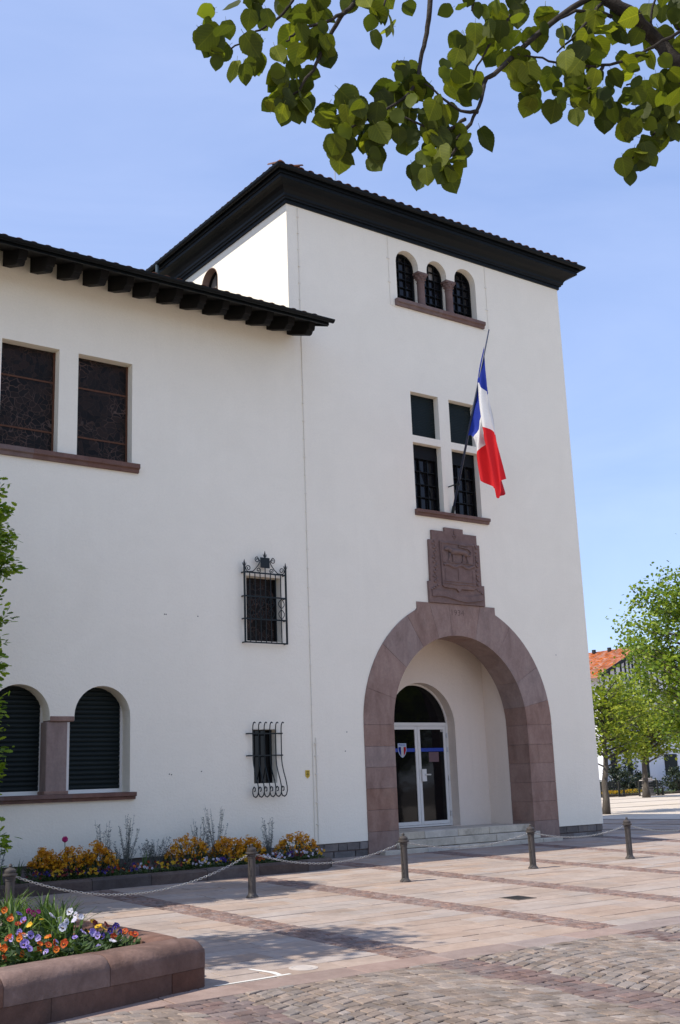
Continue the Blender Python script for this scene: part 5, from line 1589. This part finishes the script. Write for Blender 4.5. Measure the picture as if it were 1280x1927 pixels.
# lime tree over the viewer: trunk, limbs, twigs and single large leaves
random.seed(17)
LB = Vector((-7.0, -15.5, gz(0, -15.5)))
lime = tag(empty('lime_tree', tuple(LB)), 'lime tree whose leafy branch hangs into the sky above the tower', 'tree')
def l2(p): return Vector(p)-LB
TW={
 'limb':[(-8.161, -15.173, 3.49), (-8.418, -15.175, 3.703), (-8.589, -15.196, 3.771), (-8.671, -15.167, 3.877), (-8.841, -15.181, 3.918), (-8.94, -15.129, 3.986), (-9.072, -15.062, 4.091), (-9.298, -14.983, 4.172), (-9.54, -14.87, 4.181), (-9.765, -14.737, 4.083), (-9.896, -14.669, 3.965)],
 'tA':[(-8.913, -15.137, 3.948), (-9.046, -15.116, 3.779), (-9.126, -15.094, 3.688)],
 'tA2':[(-8.885, -15.144, 3.902), (-9.02, -15.105, 3.892), (-9.144, -15.049, 3.801), (-9.223, -15.03, 3.718)],
 'tB':[(-8.561, -15.264, 3.928), (-8.731, -15.23, 3.808), (-8.845, -15.184, 3.723), (-8.939, -15.164, 3.673), (-9.077, -15.117, 3.646), (-9.201, -15.088, 3.641), (-9.268, -15.043, 3.658)],
 'tB2':[(-8.961, -15.148, 3.674), (-9.013, -15.147, 3.587), (-9.1, -15.122, 3.504)],
 'tC':[(-8.422, -15.183, 3.742), (-8.588, -15.173, 3.693), (-8.684, -15.166, 3.688), (-8.813, -15.127, 3.668)],
 'tD':[(-8.403, -15.189, 3.712), (-8.555, -15.172, 3.606), (-8.697, -15.164, 3.503), (-8.783, -15.144, 3.433), (-8.845, -15.139, 3.358)],
 'tE':[(-9.04, -15.08, 4.072), (-9.155, -15.025, 3.96), (-9.22, -15.016, 3.877), (-9.292, -14.996, 3.772), (-9.356, -14.981, 3.669), (-9.387, -14.933, 3.584)],
 'tF':[(-8.939, -15.127, 3.977), (-9.144, -15.049, 3.799), (-9.31, -14.998, 3.612), (-9.349, -14.956, 3.57), (-9.382, -14.97, 3.481), (-9.402, -14.934, 3.411), (-9.467, -14.926, 3.334)],
 'tG':[(-9.457, -14.925, 4.159), (-9.522, -14.911, 3.845), (-9.524, -14.877, 3.737), (-9.53, -14.847, 3.653), (-9.57, -14.845, 3.532), (-9.656, -14.818, 3.439), (-9.757, -14.725, 3.378)],
 'tG2':[(-9.386, -14.956, 3.446), (-9.437, -14.921, 3.455), (-9.536, -14.874, 3.542)],
 'tG3':[(-9.42, -14.926, 3.428), (-9.51, -14.903, 3.362), (-9.633, -14.828, 3.415)],
 'tH':[(-9.626, -14.799, 4.158), (-9.716, -14.78, 3.888), (-9.779, -14.765, 3.779), (-9.811, -14.718, 3.704), (-9.857, -14.717, 3.603), (-9.883, -14.681, 3.543), (-9.914, -14.64, 3.483)],
 'tI':[(-9.765, -14.737, 4.083), (-9.907, -14.696, 3.87), (-9.96, -14.69, 3.766), (-9.994, -14.653, 3.726), (-10.032, -14.615, 3.694), (-10.115, -14.593, 3.61)],
 'tJ':[(-9.779, -14.765, 3.779), (-9.854, -14.756, 3.723), (-9.924, -14.696, 3.696), (-9.948, -14.668, 3.66)],
 'tK':[(-9.298, -14.983, 4.172), (-9.403, -15.018, 3.909), (-9.406, -14.985, 3.806)],
 'tL':[(-9.54, -14.87, 4.181), (-9.628, -14.859, 3.936), (-9.68, -14.842, 3.792)],
 'tM':[(-8.671, -15.167, 3.877), (-8.696, -15.174, 3.962), (-8.685, -15.215, 4.073)],
 'tN':[(-8.589, -15.196, 3.771), (-8.584, -15.227, 3.864), (-8.661, -15.245, 3.898)],
 'tO':[(-9.402, -14.934, 3.411), (-9.473, -14.908, 3.287), (-9.517, -14.862, 3.242)],
}
CL=[ (-10.128, -14.6, 3.668, 0.086, 9),(-10.077, -14.612, 3.583, 0.065, 5),(-10.165, -14.561, 3.629, 0.034, 3),(-10.015, -14.649, 3.764, 0.066, 4),(-9.93, -14.69, 3.693, 0.078, 7),(-9.887, -14.737, 3.741, 0.078, 4),(-9.857, -14.736, 3.665, 0.043, 3),(-9.905, -14.679, 3.591, 0.049, 4),(-9.917, -14.639, 3.491, 0.062, 10),(-9.924, -14.622, 3.449, 0.043, 4),(-9.722, -14.811, 3.794, 0.07, 6),(-9.656, -14.854, 3.774, 0.056, 4),(-9.775, -14.726, 3.426, 0.045, 4),(-9.773, -14.704, 3.347, 0.056, 6),(-9.706, -14.761, 3.373, 0.073, 8),(-9.677, -14.797, 3.422, 0.062, 5),(-9.686, -14.759, 3.316, 0.038, 3),(-9.575, -14.849, 3.558, 0.063, 6),(-9.53, -14.856, 3.471, 0.07, 7),(-9.61, -14.836, 3.385, 0.056, 4),(-9.459, -14.908, 3.468, 0.063, 5),(-9.505, -14.895, 3.322, 0.069, 8),(-9.544, -14.84, 3.236, 0.038, 4),(-9.489, -14.882, 3.237, 0.042, 4),(-9.435, -14.946, 3.322, 0.045, 3),(-9.471, -14.93, 3.57, 0.063, 4),(-9.364, -14.943, 3.563, 0.061, 3),(-9.42, -14.936, 3.677, 0.046, 3),(-9.427, -14.967, 3.798, 0.071, 6),(-9.31, -14.985, 3.783, 0.065, 5),(-9.335, -14.993, 3.872, 0.047, 3),(-9.285, -15.039, 3.688, 0.064, 5),(-9.253, -15.034, 3.592, 0.046, 4),(-9.177, -15.034, 3.829, 0.077, 6),(-9.201, -15.049, 3.512, 0.039, 4),(-9.136, -15.115, 3.57, 0.075, 7),(-9.132, -15.089, 3.475, 0.046, 5),(-9.04, -15.123, 3.787, 0.08, 6),(-9.0, -15.125, 3.697, 0.073, 6),(-8.879, -15.132, 3.847, 0.068, 4),(-8.996, -15.154, 3.569, 0.072, 6),(-8.862, -15.137, 3.607, 0.074, 6),(-8.79, -15.162, 3.725, 0.083, 7),(-8.836, -15.127, 3.511, 0.063, 5),(-8.786, -15.171, 3.532, 0.067, 5),(-8.858, -15.134, 3.373, 0.044, 4),(-8.812, -15.166, 3.365, 0.04, 3),(-8.832, -15.138, 3.322, 0.022, 1),(-8.701, -15.194, 3.613, 0.075, 6),(-8.669, -15.179, 3.484, 0.049, 3),(-8.745, -15.19, 3.494, 0.063, 4),(-8.691, -15.186, 3.989, 0.077, 4),(-8.631, -15.213, 3.931, 0.065, 4),(-8.607, -15.197, 3.818, 0.05, 3) ]
mb = MB(); mb.tube([l2((-7.0, -15.5, -.6)), l2((-7.02, -15.5, .8)), l2((-7.0, -15.47, 2.2)), l2((-6.95, -15.5, 3.6)), l2((-6.9, -15.6, 5.2)), l2((-6.9, -15.7, 6.8))], [.19, .16, .145, .12, .09, .04], 12)
mb.build('trunk', 'bark', lime, smooth=True)
def smooth_path(pts, k=4):
    out = []
    for i in range(k*(len(pts)-1)+1): out.append(Vector(spl(pts, i/(k*(len(pts)-1)))))
    return out
R0 = {'limb': (.036, .014), 'tF': (.011, .004), 'tG': (.010, .004), 'tH': (.010, .004), 'tE': (.008, .003)}
main = [(-7.0, -15.47, 2.5), (-7.45, -15.3, 3.05)] + TW['limb']
mb = MB(); P = smooth_path(main); mb.tube([l2(p)+Vector((jit(.006), jit(.006), jit(.006))) for p in P], [.055+(.010-.055)*(i/len(P))**.5 for i in range(len(P))], 8)
br = mb.build('branch', 'twig_bark', lime, smooth=True)
TWPTS = [(p, br) for p in P[8:]]
for k_, pts in TW.items():
    if k_ == 'limb': continue
    a, b = R0.get(k_, (.007, .0028))
    P = smooth_path(pts); mb = MB(); mb.tube([l2(p)+Vector((jit(.004), jit(.004), jit(.004))) for p in P], [a+(b-a)*i/(len(P)-1) for i in range(len(P))], 6)
    tb = mb.build('branch', 'twig_bark', lime, smooth=True)
    TWPTS += [(p, tb) for p in P]
def lime_leaf(seed):
    rr = random.Random(seed); mb = MB()
    n = 18; W = rr.uniform(.46, .53); asym = rr.uniform(-.05, .05)
    def half(s):
        out = []
        for i in range(n+1):
            t = i/n
            x = W*max(0.0, math.sin(math.pi*t**.80))**.70*(1+s*asym)
            y = t - .10*math.exp(-((t-.10)/.09)**2)*(1 if i else 0)
            if i == 0: x = 0
            if i == n: x = 0; y = 1.05
            sc = 1+(.02 if i % 2 else -.02)
            out.append((s*x*sc, y if i else 0.0))
        return out
    cup = rr.uniform(.12, .40); curl = rr.uniform(-.25, .35); fold = rr.uniform(.05, .3)
    def z_(x, y): return fold*abs(x) - cup*x*x - curl*(y-.3)**2*.5 + .03*math.sin(9*y+seed)*x
    R_ = half(1); L2 = half(-1)
    mid = [(0, y) for _, y in R_]
    vs = [(x, y, z_(x, y)) for x, y in R_]+[(x, y, z_(x, y)) for x, y in mid]+[(x, y, z_(x, y)) for x, y in L2]+[(x*.5, y, z_(x*.5, y)) for x, y in R_]+[(x*.5, y, z_(x*.5, y)) for x, y in L2]
    m = n+1; fs = []
    for i in range(n):
        fs += [(m+i, 3*m+i, 3*m+i+1, m+i+1), (3*m+i, i, i+1, 3*m+i+1), (4*m+i, m+i, m+i+1, 4*m+i+1), (2*m+i, 4*m+i, 4*m+i+1, 2*m+i+1)]
    mb.add(vs, fs)
    mb.tube([(0, 0, 0), (.01, -.12, .02), (0, -.22, .05)], [.012, .009, .011], 4)
    return mb.mesh('leaf', 'lime_leaf', True)
LEAF = [lime_leaf(i) for i in range(8)]
def put_leaf(p, tb, s, nrm, drop):
    """p = base of the blade, nrm = face direction, drop = direction from base to tip"""
    drop = (drop - nrm*drop.dot(nrm)).normalized(); side = drop.cross(nrm)
    M_ = Matrix(((side.x, drop.x, nrm.x, p.x), (side.y, drop.y, nrm.y, p.y), (side.z, drop.z, nrm.z, p.z), (0, 0, 0, 1))) @ Matrix.Scale(s, 4)
    o = link('leaf', LEAF[random.randrange(8)], tb); o.matrix_basis = M_
    return o
pend = []
for (x, y, z, r, n) in CL:
    c = Vector((x, y, z))
    for _ in range(int(n*1.75)):
        p = c + Vector((jit(1)*r, jit(1)*r, jit(1)*r))*1.08
        q, tb = min(TWPTS, key=lambda t: (t[0]-p).length_squared)
        toc = (CAM_POS - p).normalized()
        nrm = (Vector((toc.x*.75, toc.y*.75, toc.z*.9)) + Vector((jit(.75), jit(.75), jit(.6)))).normalized()
        if random.random() < .45: nrm = -nrm
        drop = Vector((jit(.75), jit(.75), -1.0)) + (p-q)*2.0
        s = random.uniform(.044, .084)
        base = p + Vector((0, 0, s*.45))
        pend.append((s, l2(base), tb, nrm, drop))
pend.sort(key=lambda t: -t[0])
for s, p, tb, nrm, drop in pend[:295]: put_leaf(p, tb, s, nrm, drop)
small = MB()
for s, p, tb, nrm, drop in pend[295:]:
    drop = (drop - nrm*drop.dot(nrm)).normalized(); side = drop.cross(nrm); src = LEAF[random.randrange(8)]
    small.cr = random.random()
    small.add([p + (side*v.co.x + drop*v.co.y + nrm*v.co.z)*s for v in src.vertices], [tuple(f.vertices) for f in src.polygons])
kind(small.build('smaller_leaves', 'lime_crown', lime, smooth=True), 'stuff')
# rest of the crown, out of the picture: one mass
cl2 = []
while len(cl2) < 170:
    v = Vector((jit(1), jit(1), jit(1)))
    if v.length > 1 or v.length < .3: continue
    p = Vector((-6.7+v.x*2.9, -16.3+v.y*2.7, 5.6+v.z*2.5))
    if (p.x+11.78)*.6-(p.y+17.34)*.8 < 1.0 and p.z < 1.3 + 1.35*math.hypot(p.x+11.78, p.y+17.34): continue
    cl2.append(tuple(p-LB))
lb = MB()
for c in cl2: limb(lb, (0, 0, max(2.6, min(c[2]-.75*math.hypot(c[0], c[1])-random.uniform(0, .6), 6.8))), c, random.uniform(.018, .04), .006, .22, 5)
lb.build('limbs', 'bark', lime, smooth=True)
P = crown_points(cl2, 36, .26); n = len(P)
d = RNG.normal(0, 1, (n, 3)); d[:, 2] = d[:, 2]*.5-.5
V = place(ROUND, P, d, RNG.normal(0, .5, (n, 3))+np.array([0, 0, 1.]), .10*RNG.uniform(.7, 1.2, n))
kind(np_mesh('crown', V, 8, ROUND_F, RNG.uniform(0, 1, n), 'lime_crown', lime), 'stuff')

# ---------------------------------------------------------------- background: house, shrubs, benches
random.seed(31)
HX, HY = 50.23, 33.0
hs = tag(empty('timbered_house', (HX, HY, 0)), 'white half-timbered house with orange tiled roof and dark shutters', 'house')
mb = MB(); mb.prism([(-4.1, 0), (4.3, 0), (4.3, 7.7), (.05, 9.45), (-4.1, 7.7)], 0, 14); mb.build('wall', 'house_render', hs)
mb = MB()
def rslab(sx):
    a = (sx*4.95, 7.42); b = (0, 9.62); t = .12
    mb.add([(a[0], -.8, a[1]), (b[0], -.8, b[1]), (b[0], 14.5, b[1]), (a[0], 14.5, a[1]), (a[0], -.8, a[1]+t), (b[0], -.8, b[1]+t), (b[0], 14.5, b[1]+t), (a[0], 14.5, a[1]+t)],
           [(0, 3, 2, 1), (4, 5, 6, 7), (0, 1, 5, 4), (1, 2, 6, 5), (2, 3, 7, 6), (3, 0, 4, 7)])
rslab(-1); rslab(1)
hr = mb.build('roof', 'house_tile', hs)
mb = MB()
for j in range(62):
    for i in range(24):
        s = i/24; x = -4.95*(1-s); z_ = 7.54+2.2*s
        y_ = -.8+j*.247; mb.cr = random.random(); e = .03
        mb.add([(x, y_+.01, z_+.045), (x, y_+.235, z_+.045), (x+.22, y_+.235, z_+.10), (x+.22, y_+.01, z_+.10), (x, y_+.01, z_+.01), (x, y_+.235, z_+.01)], [(0, 3, 2, 1), (0, 1, 5, 4)])
kind(mb.build('house_tiles', 'house_tile', hr), 'stuff')
for y_ in (2.0, 3.4): mb = MB(); mb.tube([(-.4, y_, 9.6), (-.4, y_, 9.85)], .14, 8); mb.build('chimney_pot', 'timber_dark', hr)
mb = MB()
for s in (-1, 1):
    a = (s*4.98, 7.33); b = (0, 9.55)
    mb.prism([(a[0], a[1]), (b[0], b[1]), (b[0], b[1]+.26), (a[0], a[1]+.26)] if s < 0 else [(b[0], b[1]), (a[0], a[1]), (a[0], a[1]+.26), (b[0], b[1]+.26)], -.86, -.81)
mb.build('verge_board', 'timber_dark', hr)
for x_ in (-1.35, -.95, -.6, -.22, .14, .5, .9, 1.3, -1.8, -2.4, -3.0, 1.9, 2.5, 3.1, 3.7, -3.6):
    zt = 9.4-abs(x_)*.41; mb = MB(); mb.box(x_-.065, x_+.065, -.05, -.002, 6.65, zt); mb.build('timber_post', 'timber_dark', hs)
for z_ in (6.6, 4.75): 
    mb = MB(); mb.box(-4.1, 4.3, -.055, -.003, z_-.09, z_+.09); mb.build('timber_beam', 'timber_dark', hs)
def hwin(x0, x1, z0, z1):
    mb = MB(); mb.box(x0, x1, -.05, -.004, z0, z1)
    w = mb.build('shutter', 'shutter_green', hs)
    mb = MB(); mb.box(x0-.05, x1+.05, -.12, -.003, z0-.1, z0-.01); mb.build('window_sill', 'house_render', w)
for r_ in ((-3.62, -3.05, 1.05, 2.65), (-2.05, -1.60, 1.15, 2.72), (1.8, 3.1, 1.12, 2.5), (-2.72, -1.75, 5.0, 6.0), (-.5, .4, 5.0, 6.0), (1.7, 2.8, 5.0, 6.0)): hwin(*r_)
mb = MB(); mb.box(-.30, .12, -.05, -.004, .95, 2.7); mb.build('shutter', 'shutter_green', hs)
mb = MB(); mb.tube([(-1.17, -.08, 0), (-1.17, -.08, 7.5)], .05, 6); mb.build('drainpipe', 'steel', hs)

def shrub(x, y, r, h, lab, mat='shrub_leaf', n=2600):
    root = tag(empty('shrub', (x, y, 0)), lab, 'shrub', 'shrubs in front of the house')
    mb = MB()
    for _ in range(7): mb.tube([(jit(.1), jit(.1), 0), (jit(r*.6), jit(r*.6), h*.7)], [.03, .01], 5)
    mb.build('stems', 'bark', root)
    cl_ = []
    while len(cl_) < 40:
        v = Vector((jit(1), jit(1), random.random()))
        if v.x**2+v.y**2+(v.z*1.0)**2 < 1: cl_.append((v.x*r, v.y*r, .1+v.z*h))
    P = crown_points(cl_, n/40, .16); k = len(P); d = RNG.normal(0, 1, (k, 3))
    V = place(ROUND, P, d, RNG.normal(0, 1, (k, 3)), .11*RNG.uniform(.6, 1.2, k))
    np_mesh('foliage', V, 8, ROUND_F, RNG.uniform(0, 1, k), mat, root)
shrub(45.6, 31.2, 1.5, 2.0, 'dark round shrub in front of the left shuttered window')
shrub(47.6, 31.6, 1.0, 1.1, 'dark low shrub between the shuttered windows')
shrub(50.2, 30.4, 1.5, 1.7, 'dark shrub behind the bench under the wide shutter')
shrub(52.6, 31.2, 1.6, 1.5, 'dark spreading shrub under the wide shutter')
shrub(43.4, 31.4, 1.2, .9, 'low dark shrub beside the tower corner in the distance')
hedge = MB()
root = tag(empty('bed_of_flowers', (44.0, 29.6, 0)), 'strip of yellow flowers in front of the dark shrubs', 'flower bed')
mb = MB(); mb.bbox(-3, 8, -.6, .6, 0, .14, .02); mb.build('soil', 'soil', root)
mb = MB()
for _ in range(500):
    p = Vector((random.uniform(-2.8, 1.2), jit(.5), .2+random.random()*.18)); s = .05; mb.cr = random.random()
    mb.add([p+Vector((s*math.cos(i*1.57+p.x), jit(.02), s*math.sin(i*1.57+p.x))) for i in range(4)], [(0, 1, 2, 3)])
mb.build('blossoms', 'petal_yellow', root)
mb = MB(); leaf_quads(mb, (0, 0, 0.1), 2.8, .3, 900, .12); mb.build('leaves', 'bed_leaf', root)
def bench(x, y, rz_, lab):
    root = tag(empty('park_bench', (x, y, 0), rz_), lab, 'bench', 'benches of the plaza')
    for i in range(4):
        mb = MB(); mb.box(-.9, .9, -.25+i*.13, -.14+i*.13, .40, .44); mb.build('seat_slat', 'bench_wood', root)
    for i in range(3):
        mb = MB(); mb.box(-.9, .9, .29+i*.02, .33+i*.02, .52+i*.13, .62+i*.13); mb.build('back_slat', 'bench_wood', root)
    for s in (-.7, .7):
        mb = MB(); mb.box(s-.05, s+.05, -.22, .30, 0, .06); mb.box(s-.04, s+.04, -.2, -.12, .05, .40); mb.box(s-.04, s+.04, .22, .30, .05, .88); mb.build('leg', 'bench_wood', root)
bench(41.0, 28.2, -.15, 'dark slatted bench beside the yellow flowers')
bench(43.0, 27.0, -.15, 'dark slatted bench beside the small stone pillar')
root = tag(empty('stone_pillar', (43.4, 27.6, 0)), 'short pale stone pillar with a moulded cap beside a bench', 'pillar')
mb = MB(); mb.bbox(-.32, .32, -.32, .32, 0, .2, .02); mb.bbox(-.24, .24, -.24, .24, .2, .78, .02); mb.build('shaft', 'pillar_stone', root)
mb = MB(); mb.bbox(-.34, .34, -.34, .34, .78, .92, .03); mb.bbox(-.22, .22, -.22, .22, .92, 1.02, .03); mb.build('cap', 'pillar_stone', root)
